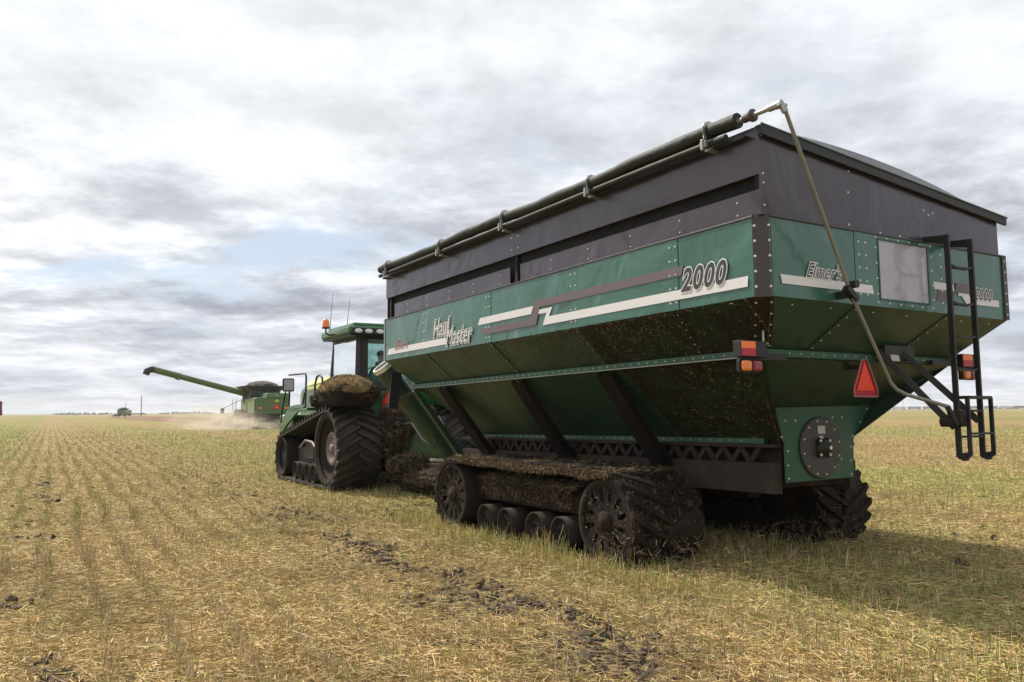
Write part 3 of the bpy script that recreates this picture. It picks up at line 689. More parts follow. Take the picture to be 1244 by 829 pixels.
# chassis beams with the triangular lattice
for xs_ in (LX, 2.35):
    sgn = -1 if xs_ == LX else 1; mb = MB(); xa, xb = sorted((xs_, xs_ + sgn * 0.10))
    mb.box(xa, xb, 1.03, 7.6, -2.42, -2.12); mb.box(xa, xb, 1.03, 7.6, -1.965, -1.935)
    for k_, y_ in enumerate(np.arange(1.25, 6.9, 0.125)):
        a = (xs_ + sgn * 0.05, y_, -2.12 if k_ % 2 else -1.965); b = (xs_ + sgn * 0.05, y_ + 0.125, -1.965 if k_ % 2 else -2.12); mb.bar(a, b, 0.035, 0.05)
    mb.build('chassis_beam', [M['beam']], cart)
mb = MB(); mb.box(LX + 0.03, 2.32, 1.05, 7.0, -2.36, -1.91); mb.build('auger_trough', [M['muck']], cart)
mb = MB(); mb.box(0.42, 3.24, 3.75, 4.35, -2.75, -2.42); mb.box(1.25, 1.45, 2.3, 5.8, -2.60, -2.42); mb.box(2.2, 2.4, 2.3, 5.8, -2.60, -2.42); mb.build('axle_beam', [M['muck']], cart, bevel=0.02)

# ---- rear door plate with round bearing cover
mb = MB()
mb.plate([(0.975, RY - 0.02, -1.575), (1.31, RY - 0.02, -1.92), (1.31, RY - 0.02, -2.31), (2.35, RY - 0.02, -2.295), (2.37, RY - 0.02, -1.895), (2.685, RY - 0.02, -1.54)], (0, -1, 0), 0.015)
for p in [(1.05, -1.6), (1.15, -1.72), (1.27, -1.86), (1.35, -2.0), (1.35, -2.14), (1.35, -2.27), (2.31, -2.26), (2.31, -2.12), (2.32, -1.98), (2.36, -1.86), (2.50, -1.72), (2.62, -1.58), (1.33, -1.70), (1.48, -1.70), (2.05, -1.67), (2.2, -1.67), (2.1, -2.16), (2.16, -2.10)]: mb.bolt((p[0], RY - 0.02, p[1]), (0, -1, 0), 0.012)
mb.build('rear_plate', [M['flange_green'], M[B_]], cart)
mb = MB(); cxp, czp = 1.83, -1.975
mb.lathe([(0.0, 0.0), (-0.012, 0.0), (-0.012, 0.305), (0.0, 0.315), (0.004, 0.315)][1:], (cxp, RY - 0.036, czp), 'y', 40, 0, False)
for k_ in range(12):
    a = k_ * PI / 6 + 0.2; mb.bolt((cxp + 0.275 * math.cos(a), RY - 0.048, czp + 0.275 * math.sin(a)), (0, -1, 0), 0.012)
cov = mb.build('bearing_cover', [M['trim'], M[B_]], cart)
mb = MB()
for a in range(4):
    t = PI / 4 + a * PI / 2; mb.bar((cxp, RY - 0.07, czp), (cxp + 0.115 * math.cos(t), RY - 0.07, czp + 0.115 * math.sin(t)), 0.05, 0.035, up=(0, 1, 0))
    mb.bolt((cxp + 0.10 * math.cos(t), RY - 0.09, czp + 0.10 * math.sin(t)), (0, -1, 0), 0.018)
mb.lathe([(0.03, 0.09), (-0.03, 0.085), (-0.05, 0.06), (-0.05, 0.045), (-0.09, 0.04), (-0.09, 0.0)], (cxp, RY - 0.06, czp), 'y', 20, 0)
mb.cyl((cxp + 0.01, RY - 0.15, czp), (cxp + 0.01, RY - 0.1505, czp), 0.02, 10, 1)
mb.build('bearing', [M['black'], M[B_]], cov)
mb = MB(); mb.box(cxp - 0.055, cxp + 0.055, RY - 0.052, RY - 0.049, czp + 0.14, czp + 0.22); mb.box(cxp - 0.035, cxp + 0.02, RY - 0.052, RY - 0.049, czp + 0.04 + 0.0, czp + 0.12); mb.build('notice', [M['label']], cov)

# ---- lettering and stripes, left side
XL = -0.008
def strip(mb, pts, m): mb.faces([(XL - 0.001 - 0.0015 * m, y, z) for y, z in pts], [tuple(range(len(pts)))], m)
mb = MB()
strip(mb, [(7.92, -0.585), (5.32, -0.585), (5.32, -0.49), (7.86, -0.49)], 0)
strip(mb, [(4.86, -0.415), (3.55, -0.415), (3.50, -0.325), (4.80, -0.325)], 0)
strip(mb, [(3.44, -0.385), (3.10, -0.385), (3.17, -0.485), (0.16, -0.485), (0.17, -0.575), (3.30, -0.575), (3.22, -0.435), (3.44, -0.435)], 0)
strip(mb, [(4.72, -0.555), (4.80, -0.47), (3.56, -0.47), (3.46, -0.265), (0.94, -0.265), (0.96, -0.355), (3.36, -0.355), (3.44, -0.555)], 1)
mb.build('side_stripe', [M['white'], M['greydecal']], cart)
def TL(y, z, x=XL - 0.006): return Matrix(((0, 0, -1, x), (-1, 0, 0, y), (0, 1, 0, z), (0, 0, 0, 1)))
def TR(x, z, y=-0.008): return Matrix(((1, 0, 0, x), (0, 0, -1, y), (0, 1, 0, z), (0, 0, 0, 1)))
text_part('lettering', '2000', 0.29, TL(0.97, -0.505), [M['white'], M['decaldark'], M['greydecal']], cart, 0.3, xs=0.86, sp=1.12, layers=[(0.020, 0), (0.008, 1)])
text_part('lettering', 'Haul', 0.33, TL(6.20, -0.445), [M['decaldark'], M['white'], M['greydecal']], cart, 0.3, xs=0.74, sp=1.1, layers=[(0.026, 1), (0.013, 0), (0.0, 1)])
text_part('lettering', 'Master', 0.33, TL(5.78, -0.60, XL - 0.011), [M['decaldark'], M['white'], M['greydecal']], cart, 0.3, xs=0.74, sp=1.1, layers=[(0.026, 1), (0.013, 0), (0.0, 1)])
text_part('lettering', "Elmer's", 0.20, TL(7.62, -0.52), [M['decalpink'], M['white']], cart, 0.45, xs=0.85, layers=[(0.004, 0)])
# rear side
YR = -0.0075
def rs(pts, m):
    mb = MB(); mb.faces([(x_, YR - 0.001 * m, z_) for x_, z_ in pts], [tuple(range(len(pts)))], m); mb.build('rear_stripe', [M['white'], M['greydecal']], cart)
rs([(0.21, -0.555), (1.43, -0.555), (1.41, -0.478), (0.19, -0.478)], 0)
rs([(2.37, -0.435), (2.71, -0.435), (2.69, -0.365), (2.36, -0.365)], 0)
rs([(2.40, -0.55), (2.66, -0.55), (2.70, -0.445), (2.43, -0.445)], 1)
rs([(2.72, -0.445), (3.02, -0.445), (3.06, -0.345), (2.74, -0.345)], 1)
rs([(2.77, -0.475), (2.83, -0.475), (2.90, -0.545), (3.50, -0.545), (3.50, -0.475), (2.97, -0.475), (2.93, -0.405), (2.77, -0.405)], 0)
text_part('lettering', "Elmer's", 0.19, TR(0.50, -0.475, YR - 0.004), [M['white'], M['decaldark']], cart, 0.55, xs=0.82, layers=[(0.009, 0), (-0.001, 1)])
text_part('lettering', '2000', 0.165, TR(3.04, -0.49, YR - 0.004), [M['white'], M['decaldark']], cart, 0.3, xs=0.9, sp=1.1, layers=[(0.012, 0), (0.002, 1)])

# ---- lights at both rear corners
def cluster(x0, flip=1):
    mb = MB(); mb.box(x0 - 0.02, x0 + 0.30, 0.24, 0.33, FZ - 0.085, FZ + 0.055); mb.box(x0 + 0.0, x0 + 0.30, 0.26, 0.31, FZ - 0.105, FZ - 0.09) 
    mb.box(x0 + 0.3, x0 + 0.62, 0.30, 0.36, FZ - 0.10, FZ - 0.04) if flip > 0 else mb.box(x0 - 0.45, x0 - 0.02, 0.30, 0.36, FZ - 0.07, FZ - 0.02)
    h_ = mb.build('light_bracket', [M['black']], cart, bevel=0.004)
    xa = x0 - 0.015
    mb = MB(); mb.box(xa, xa + 0.165, 0.232, 0.2385, FZ - 0.010, FZ + 0.048); mb.build('reflector', [M['orange_bright']], h_)
    mb = MB(); mb.box(xa, xa + 0.165, 0.232, 0.2385, FZ - 0.075, FZ - 0.0105); mb.build('reflector', [M['red']], h_)
    for k_, mt in enumerate(('amber', 'redlens')):
        mb = MB(); cx_ = x0 + 0.04 + k_ * 0.125; mb.box(cx_ - 0.052, cx_ + 0.052, 0.215, 0.26, FZ - 0.205, FZ - 0.115); mb.build('lamp_lens', [M[mt]], h_, bevel=0.02)
    mb = MB(); mb.box(x0 - 0.02, x0 + 0.23, 0.2605, 0.30, FZ - 0.215, FZ - 0.105); mb.build('lamp_housing', [M['black']], h_, bevel=0.01)
cluster(-0.02, 1); cluster(3.22, -1)
mb = MB(); mb.bar((0.28, 0.28, -0.92), (0.28, 0.28, -1.03), 0.012); mb.bar((0.28, 0.28, -1.03), (0.36, 0.3, -1.03), 0.012); mb.build('light_wire', [M['zinc']], cart)

# ---- slow moving vehicle sign
def smv(parent, c, s, mats=('orange', 'red'), face=Matrix.Identity(4)):
    def tri(w, top, bot, cut):
        return [(-w, bot), (w, bot), (w + 0.0, bot + cut), (cut * 0.45, top), (-cut * 0.45, top), (-w, bot + cut)]
    mb = MB(); pts = [(a * s, b * s) for a, b in tri(0.20, 0.22, -0.19, 0.09)]
    mb.plate([face @ Vector((c[0] + a, c[1], c[2] + b)) for a, b in pts], face.to_3x3() @ Vector((0, -1, 0)), 0.006)
    sg = mb.build('warning_sign', [M[mats[1]]], parent)
    mb = MB(); pts = [(a * s, b * s) for a, b in [(-0.155, -0.125), (0.155, -0.125), (0.0, 0.20)]]
    mb.plate([face @ Vector((c[0] + a, c[1] - 0.008, c[2] + b)) for a, b in pts], face.to_3x3() @ Vector((0, -1, 0)), 0.001)
    mb.build('sign_triangle', [M[mats[0]]], sg)
    return sg
SGX, SGZ = 1.66, -1.315
sg = smv(cart, (SGX, 0.30, SGZ), 0.86)
mb = MB()
K_ = 0.86
pts = [(-0.20, -0.19), (0.20, -0.19), (0.20, -0.10), (0.04, 0.22), (-0.04, 0.22), (-0.20, -0.10)]
mb.tube([(SGX + a * K_, 0.289, SGZ + b * K_) for a, b in pts + pts[:1]], 0.007, 6); mb.build('sign_edging', [M['decalpink']], sg)
mb = MB(); mb.bar((SGX, 0.31, SGZ + 0.12), (SGX, 0.50, SGZ + 0.12), 0.04); mb.build('sign_bracket', [M['black']], cart)

# ---- ladder
mb = MB(); LY = -0.25; xa, xb = 2.215, 2.60
for xr in (xa, xb): mb.box(xr - 0.013, xr + 0.013, LY - 0.025, LY + 0.025, -2.05, 0.035)
lad = mb.build('ladder', [M['black']], cart, bevel=0.003)
for zz in (-0.27, -0.62, -0.93, -1.24):
    mb = MB(); pth = [(xa + 0.016, LY + 0.01, zz + 0.02), (xa + 0.09, LY, zz), (xb - 0.09, LY, zz), (xb - 0.016, LY + 0.01, zz + 0.02)]
    for a, b in zip(pth[:-1], pth[1:]): mb.bar(a, b, 0.05, 0.018)
    mb.build('rung', [M['black']], lad)
for xr in (xa, xb):
    mb = MB(); mb.plate([(xr, LY, 0.035), (xr, -0.0175, 0.055), (xr, -0.0175, 0.0), (xr, LY, -0.05)], (-1, 0, 0), 0.012); mb.box(xr - 0.11, xr + 0.0, -0.020, -0.0165, 0.02, 0.055); mb.build('ladder_bracket', [M['black']], lad)
# folded lower section
mb = MB(); y2 = -0.36; xc, xd = 2.205, 2.585
for xr in (xc, xd): mb.box(xr - 0.012, xr + 0.012, y2 - 0.018, y2 + 0.018, -2.03, -1.50)
mb.box(xc, xd, y2 - 0.02, y2 + 0.02, -1.515, -1.485)
fold = mb.build('folding_step', [M['black']], cart, bevel=0.003)
for zz in (-1.83, ):
    mb = MB(); mb.bar((xc, y2, zz), (xd, y2, zz), 0.045, 0.02); mb.build('rung', [M['black']], fold)
for zz in (-1.62, -1.86):
    mb = MB(); mb.bar((xa, LY, zz), (xb, LY, zz), 0.045, 0.02); mb.build('rung', [M['black']], lad)
for xr in (xc, xd):
    mb = MB(); mb.bar((xr, LY, -1.50), (xr, y2, -1.50), 0.02, 0.03); mb.build('link_bar', [M['black']], fold)
    mb = MB(); mb.bar((xr, LY, -2.04), (xr, y2, -2.02), 0.035, 0.05); mb.cyl((xr - 0.03, (LY + y2) / 2, -2.05), (xr + 0.03, (LY + y2) / 2, -2.05), 0.028, 10); mb.build('hinge', [M['black']], fold)
for (a, b) in (((1.93, 0.33, -1.03), (xa - 0.01, LY + 0.02, -1.78)), ((2.25, 0.30, -1.03), (xb + 0.0, LY + 0.02, -1.72))):
    mb = MB(); mb.bar(a, b, 0.045, 0.06); mb.build('ladder_brace', [M['black']], cart, bevel=0.004)
mb = MB(); mb.box(1.95, 2.42, 0.27, 0.36, FZ - 0.05, FZ + 0.10); mb.build('brace_mount', [M['black']], cart, bevel=0.005)
mb = MB(); mb.plate([(2.04, 0.262, -1.13), (2.17, 0.262, -1.13), (2.15, 0.262, -1.07), (2.02, 0.262, -1.07)], (0, -1, 0), 0.004); mb.build('notice', [M['label']], cart)
mb = MB(); mb.box(2.10, 2.19, -0.36, -0.22, -1.76, -1.62); mb.cyl((2.14, -0.36, -1.72), (2.14, -0.15, -1.72), 0.05, 12); mb.build('ladder_latch', [M['beam']], cart, bevel=0.01)

# ---- tarp roll, rails and crank
XT = -0.075
def sag(y): return 0.835 + 0.012 * math.sin(y * 1.7) + 0.006 * math.sin(y * 5.1)
mb = MB(); ys_ = np.linspace(0.17, LN + 0.06, 34)
mb.tube([(XT + 0.02, y_, sag(y_) + 0.012) for y_ in ys_], [0.066 + 0.004 * math.sin(y_ * 9) + 0.003 * math.sin(y_ * 23) for y_ in ys_], 18)
roll = mb.build('tarp_roll', [M['tarp']], cart)
mb = MB(); mb.tube([(XT - 0.012, y_, 0.735 + 0.004 * math.sin(y_)) for y_ in np.linspace(0.28, LN + 0.02, 14)], 0.030, 12); mb.build('tarp_rail', [M['tarp']], cart)
mb = MB(); mb.box(-0.05, 0.03, 0.12, LN, 0.690, 0.712); mb.build('tarp_stop', [M['black']], cart)
for y_ in (7.75, 5.81, 4.04, 2.24, 0.50):
    mb = MB(); ring = [(XT + 0.02 + 0.079 * math.cos(a), y_, sag(y_) + 0.012 + 0.079 * math.sin(a)) for a in np.linspace(-0.5 * PI, 1.3 * PI, 14)]
    for a, b in zip(ring[:-1], ring[1:]): mb.bar(a, b, 0.035, 0.006, up=(0, 1, 0))
    mb.bar((XT - 0.045, y_, sag(y_) - 0.04), (XT - 0.045, y_, 0.715), 0.035, 0.012, up=(0, 1, 0))
    mb.box(XT - 0.075, XT - 0.043, y_ - 0.035, y_ + 0.035, 0.70, 0.755); mb.box(XT - 0.09, XT - 0.06, y_ - 0.012, y_ + 0.012, 0.675, 0.77)
    mb.box(XT - 0.02, 0.02, y_ - 0.03, y_ + 0.03, 0.675, 0.70)
    mb.build('strap_buckle', [M['zinc']], cart, bevel=0.002)
mb = MB(); c_ = (XT + 0.02, sag(0) + 0.012)
def on(y_): return (c_[0], y_, c_[1])
mb.tube([on(0.25), on(-0.20)], 0.021, 12); mb.tube([on(-0.17), on(-0.27)], 0.03, 10)
crk = mb.build('crank_shaft', [M['zinc']], cart)
mb = MB(); mb.tube([on(0.10), on(0.02), on(0.018), on(-0.005), on(-0.01)], [0.038, 0.038, 0.055, 0.055, 0.03], 16); mb.build('shaft_stop', [M['trim']], crk)
mb = MB(); mb.tube([on(-0.24), on(-0.30)], 0.034, 10); mb.bar(on(-0.29), (c_[0] + 0.03, -0.31, c_[1] - 0.07), 0.055, 0.035); mb.cyl((c_[0] - 0.04, -0.30, c_[1] - 0.01), (c_[0] + 0.05, -0.30, c_[1] - 0.01), 0.018, 8); mb.build('universal_joint', [M['zinc']], crk)
mb = MB(); pp = [(c_[0] + 0.03, -0.31, c_[1] - 0.06), (0.90, -0.15, -0.60), (1.40, -0.10, -1.26), (1.47, -0.10, -1.37), (1.52, -0.12, -1.43), (1.60, -0.16, -1.475), (1.98, -0.30, -1.58)]
mb.tube(pp, 0.017, 10); mb.build('crank_rod', [M['olive']], cart)
mb = MB(); mb.bar((0.84, -0.15, -0.56), (0.97, -0.15, -0.66), 0.06, 0.05); mb.box(0.89, 0.95, -0.14, -0.003, -0.64, -0.58); mb.cyl((0.93, -0.2, -0.53), (0.93, -0.12, -0.53), 0.035, 10); mb.build('rod_holder', [M['black']], cart)
mb = MB(); mb.tube([(1.98, -0.30, -1.58), (2.02, -0.32, -1.66), (2.06, -0.33, -1.75)], 0.024, 8); mb.build('rod_grip', [M['black']], cart)

# ---- folded unloading auger across the front
mb = MB(); a, b = Vector((0.12, 8.42, -0.73)), Vector((1.40, 8.42, -2.28)); mb.tube([a, b], 0.175, 28, 0, cap=False)
aug = mb.build('unloading_auger', [M['cart_green_dirty']], cart)
d_ = (b - a).normalized()
mb = MB(); mb.tube([a - d_ * 0.02, a + d_ * 0.06], 0.187, 28, 0, cap=False); mb.tube([a + d_ * 0.06, a - d_ * 0.02], 0.163, 28, 0, cap=False)
k_ = 28; o_ = d_.orthogonal().normalized(); q_ = d_.cross(o_)
r1 = [a - d_ * 0.02 + (o_ * math.cos(2 * PI * j / k_) + q_ * math.sin(2 * PI * j / k_)) * 0.187 for j in range(k_)]; r2 = [a - d_ * 0.02 + (o_ * math.cos(2 * PI * j / k_) + q_ * math.sin(2 * PI * j / k_)) * 0.163 for j in range(k_)]
mb.faces(r1 + r2, [(j, (j + 1) % k_, k_ + (j + 1) % k_, k_ + j) for j in range(k_)]); mb.build('auger_rim', [M['bolt']], aug)
mb = MB(); mb.tube([a + d_ * 0.15, b - d_ * 0.1], 0.150, 20, 0, cap=False); mb.face([a + d_ * 0.6 + (o_ * math.cos(2 * PI * j / k_) + q_ * math.sin(2 * PI * j / k_)) * 0.162 for j in range(k_)]); mb.build('auger_inner_shade', [M['deep']], aug)  # near-black tube and disc paint the shade inside the auger mouth
mb = MB()
mb.bar((0.25, 7.95, -1.28), (0.60, 7.75, -1.12), 0.08, 0.06)
mb.bar(a.lerp(b, 0.30) + Vector((-0.30, -0.24, -0.26)), a.lerp(b, 0.16) + Vector((-0.06, -0.24, 0.14)), 0.17, 0.05, up=(0, 1, 0))
mb.build('auger_cradle', [M['black']], cart, bevel=0.004)
mb = MB(); mb.bar((0.75, 8.10, -1.32), (1.62, 7.9, -2.85), 0.04, 0.04); mb.build('front_brace', [M['beam']], cart)
mb = MB(); mb.box(0.95, 1.6, 8.12, 8.16, -2.02, -1.97); mb.build('hose_rack', [M['flange_green']], cart)
mb = MB(); mb.cyl((0.95, 8.3, -2.32), (1.35, 8.2, -2.34), 0.025, 10); mb.build('hydraulic_cylinder', [M['bolt']], cart)
# drawbar
mb = MB(); q = [(1.45, 7.0), (2.20, 7.0), (1.98, 11.0), (1.70, 11.0)]
zb, zt = -2.72, -2.45
mb.hexa([(x_, y_, zb) for x_, y_ in q] + [(x_, y_, zt) for x_, y_ in q]); mb.build('drawbar', [M['muck']], cart, bevel=0.02)
# caked mound on the drawbar and hitch
def heap(name, parent, centre, rad, mat, n=34, seed=1, amp=0.18, flat_bottom=True, freq=3.0):
    bm = bmesh.new(); bmesh.ops.create_icosphere(bm, subdivisions=5, radius=1.0)
    for v_ in bm.verts:
        p = v_.co.copy(); d = 1 + amp * mnoise.fractal(p * freq + Vector((seed * 3.1, 0, 0)), 0.45, 2.2, 6)
        v_.co = Vector((p.x * rad[0] * d, p.y * rad[1] * d, p.z * rad[2] * d)) + Vector(centre)
    me = bpy.data.meshes.new(name); bm.to_mesh(me); bm.free(); me.materials.append(mat)
    for pl_ in me.polygons: pl_.use_smooth = True
    o = bpy.data.objects.new(name, me); COL.objects.link(o); o.parent = parent; return o
hp = heap('caked_mound', cart, (1.75, 9.9, -2.80), (0.40, 1.55, 0.26), M['muck'], seed=3, amp=0.25)
heap('caked_mound', cart, (1.7, 8.4, -2.75), (0.5, 0.7, 0.24), M['muck'], seed=4, amp=0.25)

# ---- tracks --------------------------------------------------------------
def belt_path(c1, r1, c2, r2, step=0.05):
    """closed outline (y, z) round two wheels; c1 rear, c2 front; the run on the ground is level"""
    (y1, z1), (y2, z2) = c1, c2; L_ = math.hypot(y2 - y1, z2 - z1)
    base_ = math.atan2(z2 - z1, y2 - y1); off_ = math.asin((r1 - r2) / L_)
    at = base_ + PI / 2 - off_ ; ab = base_ - PI / 2 + off_
    pts = []
    # top run from rear to front, front arc, bottom run, rear arc
    def arc(c, r, a0, a1):
        n_ = max(3, int(abs(a1 - a0) * r / step)); return [(c[0] + r * math.cos(a0 + (a1 - a0) * i / n_), c[1] + r * math.sin(a0 + (a1 - a0) * i / n_)) for i in range(n_ + 1)]
    A = arc(c2, r2, at, ab); B = arc(c1, r1, ab, at - 2 * PI)
    def seg(p, q):
        n_ = max(1, int(math.hypot(q[0] - p[0], q[1] - p[1]) / step)); return [(p[0] + (q[0] - p[0]) * i / n_, p[1] + (q[1] - p[1]) * i / n_) for i in range(1, n_)]
    return A + seg(A[-1], B[0]) + B + seg(B[-1], A[0])

class Path:
    def __init__(s, pts):
        s.p = np.array(pts); s.k = len(pts); nx = np.roll(s.p, -1, 0); s.L = np.hypot(*(nx - s.p).T); s.S = np.concatenate([[0], np.cumsum(s.L)]); s.tot = s.S[-1]
    def at(s, t):
        t = t % s.tot; i = min(int(np.searchsorted(s.S, t, 'right')) - 1, s.k - 1); f = (t - s.S[i]) / s.L[i]
        a, b = s.p[i], s.p[(i + 1) % s.k]; d = (b - a) / s.L[i]
        i2, i0 = (i + 1) % s.k, (i - 1) % s.k
        p = a + (b - a) * f
        dn = s.p[(i2 + 1) % s.k] - b; dp = a - s.p[i0]
        t_ = (dp / np.hypot(*dp)) * max(0, .5 - f) + d + (dn / np.hypot(*dn)) * max(0, f - .5); t_ = t_ / np.hypot(*t_)
        return p, np.array([-t_[1], t_[0]])       # point and outward normal for a clockwise path
def make_track(parent, frame, x0, x1, c1, r1, c2, r2, lug, vdir, rollers, mats, wheel, lug_h=0.045, thick=0.04, pitch=0.19, lugw=0.075):
    """frame: matrix from the level frame to the parent; path is clockwise seen from the left"""
    P_ = Path(belt_path(c1, r1, c2, r2)); mb = MB(); F = frame; xm = (x0 + x1) / 2
    def pt(t, x_, h_):
        p, n = P_.at(t); return F @ Vector((x_, p[0] + n[0] * h_, p[1] + n[1] * h_))
    ns = P_.k; ring = []
    for i in range(ns):
        t = P_.S[i]; ring.append([pt(t, x0, 0), pt(t, x1, 0), pt(t, x1, -thick), pt(t, x0, -thick)])
    vs = [v_ for r_ in ring for v_ in r_]
    mb.faces(vs, [(4 * i + j, 4 * i + (j + 1) % 4, 4 * ((i + 1) % ns) + (j + 1) % 4, 4 * ((i + 1) % ns) + j) for i in range(ns) for j in range(4)], 0, False)
    nl = int(P_.tot / pitch); pit = P_.tot / nl; sweep = (x1 - x0) * 0.30 * vdir; lw = lugw
    for k_ in range(nl):
        for side in (0, 1):
            s0 = k_ * pit + side * pit * 0.5; xa_, xb_ = (x0 - 0.005, xm + 0.03) if side == 0 else (x1 + 0.005, xm - 0.03); m_ = 5; rr = []
            for q in range(m_ + 1):
                f = q / m_; xx = xa_ + (xb_ - xa_) * f; sc = s0 + sweep * (f ** 0.85); wv = lw * (1.15 - 0.25 * f)
                jit = 0.0
                rr.append([pt(sc - wv / 2, xx, -0.002), pt(sc - wv / 2 * 0.7, xx, lug_h), pt(sc + wv / 2 * 0.7, xx, lug_h), pt(sc + wv / 2, xx, -0.002)])
            vv = [v_ for r_ in rr for v_ in r_]; fs = [(4 * i + j, 4 * i + j + 1, 4 * (i + 1) + j + 1, 4 * (i + 1) + j) for i in range(m_) for j in range(3)] + [(0, 1, 2, 3), (4 * m_ + 3, 4 * m_ + 2, 4 * m_ + 1, 4 * m_)]
            mb.faces(vv, fs, 0)
    # drive lugs inside
    for k_ in range(nl):
        p, n = P_.at(k_ * pit); tn = np.array([n[1], -n[0]])
        a = [F @ Vector((xm + sx * 0.05, *(p - n * (thick + dh) + tn * dt))) for dh in (0, 0.06) for sx, dt in ((-1, -.035), (1, -.035), (1, .035), (-1, .035))]; mb.hexa(a)
    b_ = mb.build('track_belt', [mats[0]], parent); smooth_recalc(b_)
    for (c, r_, kind) in ((c1, r1, 'rear'), (c2, r2, 'front')): wheel(parent, F, x0, x1, c, r_ - thick, kind, mats)
    for (y_, z_, r_) in rollers:
        mb = MB()
        for (xa_, xb_) in ((x0 + 0.02, xm - 0.06), (xm + 0.06, x1 - 0.02)):
            mb.lathe([(xa_ - xm + 0.05, r_ * 0.25), (xa_ - xm + 0.01, r_ * 0.3), (xa_ - xm + 0.05, r_ * 0.55), (xa_ - xm + 0.07, r_ * 0.82), (xa_ - xm + 0.0, r_ * 0.90), (xa_ - xm, r_), (xb_ - xm, r_), (xb_ - xm, r_ * 0.3), (xb_ - xm, 0.0)], (xm, y_, z_), 'x', 28)
        mb.cyl((x0 + 0.06, y_, z_), (x1 - 0.06, y_, z_), r_ * 0.28, 10)
        for k_ in range(5):
            a = k_ * 2 * PI / 5; mb.bolt((x0 + 0.03, y_ + r_ * 0.4 * math.cos(a), z_ + r_ * 0.4 * math.sin(a)), (-1, 0, 0), 0.012, 0)
        o = mb.build('roller', [mats[1]], parent, mat=F)
    return P_

def cart_wheel(parent, F, x0, x1, c, r, kind, mats):
    """spoked iron wheel: rim, slotted web, hub"""
    mb = MB(); xw = x0 + 0.035; n = 60
    def ringface(xx, ra, rb, a0=0, a1=2 * PI, k=60, m=0):
        for i in range(k):
            p, q = a0 + (a1 - a0) * i / k, a0 + (a1 - a0) * (i + 1) / k
            mb.face([(xx, c[0] + ra * math.cos(p), c[1] + ra * math.sin(p)), (xx, c[0] + rb * math.cos(p), c[1] + rb * math.sin(p)), (xx, c[0] + rb * math.cos(q), c[1] + rb * math.sin(q)), (xx, c[0] + ra * math.cos(q), c[1] + ra * math.sin(q))], m)
    mb.lathe([(0.0, r * 0.84), (-0.02, r * 0.87), (-0.02, r * 0.99), (0.0, r), (x1 - x0 - 0.09, r), (x1 - x0 - 0.09, 0.0)], (xw, *c), 'x', 56)
    rim = mb.build('wheel', [mats[1]], parent, mat=F)
    mb = MB(); xx = xw + 0.012; ns = 12
    ringface(xx, r * 0.16, r * 0.47); ringface(xx, r * 0.80, r * 0.86)
    for k_ in range(ns):
        a0 = 2 * PI * k_ / ns; w0 = 2 * PI / ns * (0.62 if r < 0.6 else 0.9)
        ringface(xx, r * 0.47, r * 0.80, a0 - w0 / 2, a0 + w0 / 2, 4)
        # thickness of each spoke edge
        for s_ in (-1, 1):
            a = a0 + s_ * w0 / 2; mb.face([(xx, c[0] + r * .47 * math.cos(a), c[1] + r * .47 * math.sin(a)), (xx, c[0] + r * .8 * math.cos(a), c[1] + r * .8 * math.sin(a)), (xx + 0.04, c[0] + r * .8 * math.cos(a), c[1] + r * .8 * math.sin(a)), (xx + 0.04, c[0] + r * .47 * math.cos(a), c[1] + r * .47 * math.sin(a))])
    mb.build('wheel_web', [mats[1]], rim)
    mb = MB(); mb.lathe([(0.0, r * 0.24), (-0.03, r * 0.24), (-0.045, r * 0.20), (-0.045, r * 0.13), (-0.055, r * 0.12), (-0.055, 0.0)], (xx, *c), 'x', 24)
    for k_ in range(8):
        a = 2 * PI * k_ / 8 + 0.2; mb.bolt((xx - 0.001, c[0] + r * 0.36 * math.cos(a), c[1] + r * 0.36 * math.sin(a)), (-1, 0, 0), 0.020, 1)
    mb.build('hub', [mats[2], M['deep']], rim)
    mb = MB(); ringface(xw + 0.10, 0.0, r * 0.86); mb.build('wheel_back', [M['deep']], rim)

TM = (M['muckrubber'], M['steel_muck'], M['muck'])
rl = [(4.86, 0.205, 0.185), (4.34, 0.205, 0.185), (3.66, 0.215, 0.195), (3.13, 0.215, 0.195)]
P1 = make_track(cart, LV, 0.06, 0.98, (2.31, 0.445), 0.485, (5.78, 0.445), 0.475, 0.05, -1, rl, TM, cart_wheel, lug_h=0.06, pitch=0.17)
P2 = make_track(cart, LV, 2.80, 3.74, (2.31, 0.455), 0.495, (5.78, 0.445), 0.475, 0.05, -1, rl, TM, cart_wheel, lug_h=0.06, pitch=0.17)
for xm_ in (0.53, 3.22):
    mb = MB(); mb.box(xm_ - 0.26, xm_ + 0.26, 2.9, 5.2, 0.42, 0.70); mb.build('track_frame', [M['muck']], cart, bevel=0.03, mat=LV)
o = heap('caked_mound', cart, (0.38, 4.05, 0.68), (0.24, 1.15, 0.085), M['muck'], seed=9, amp=0.3, freq=5); o.matrix_basis = LV

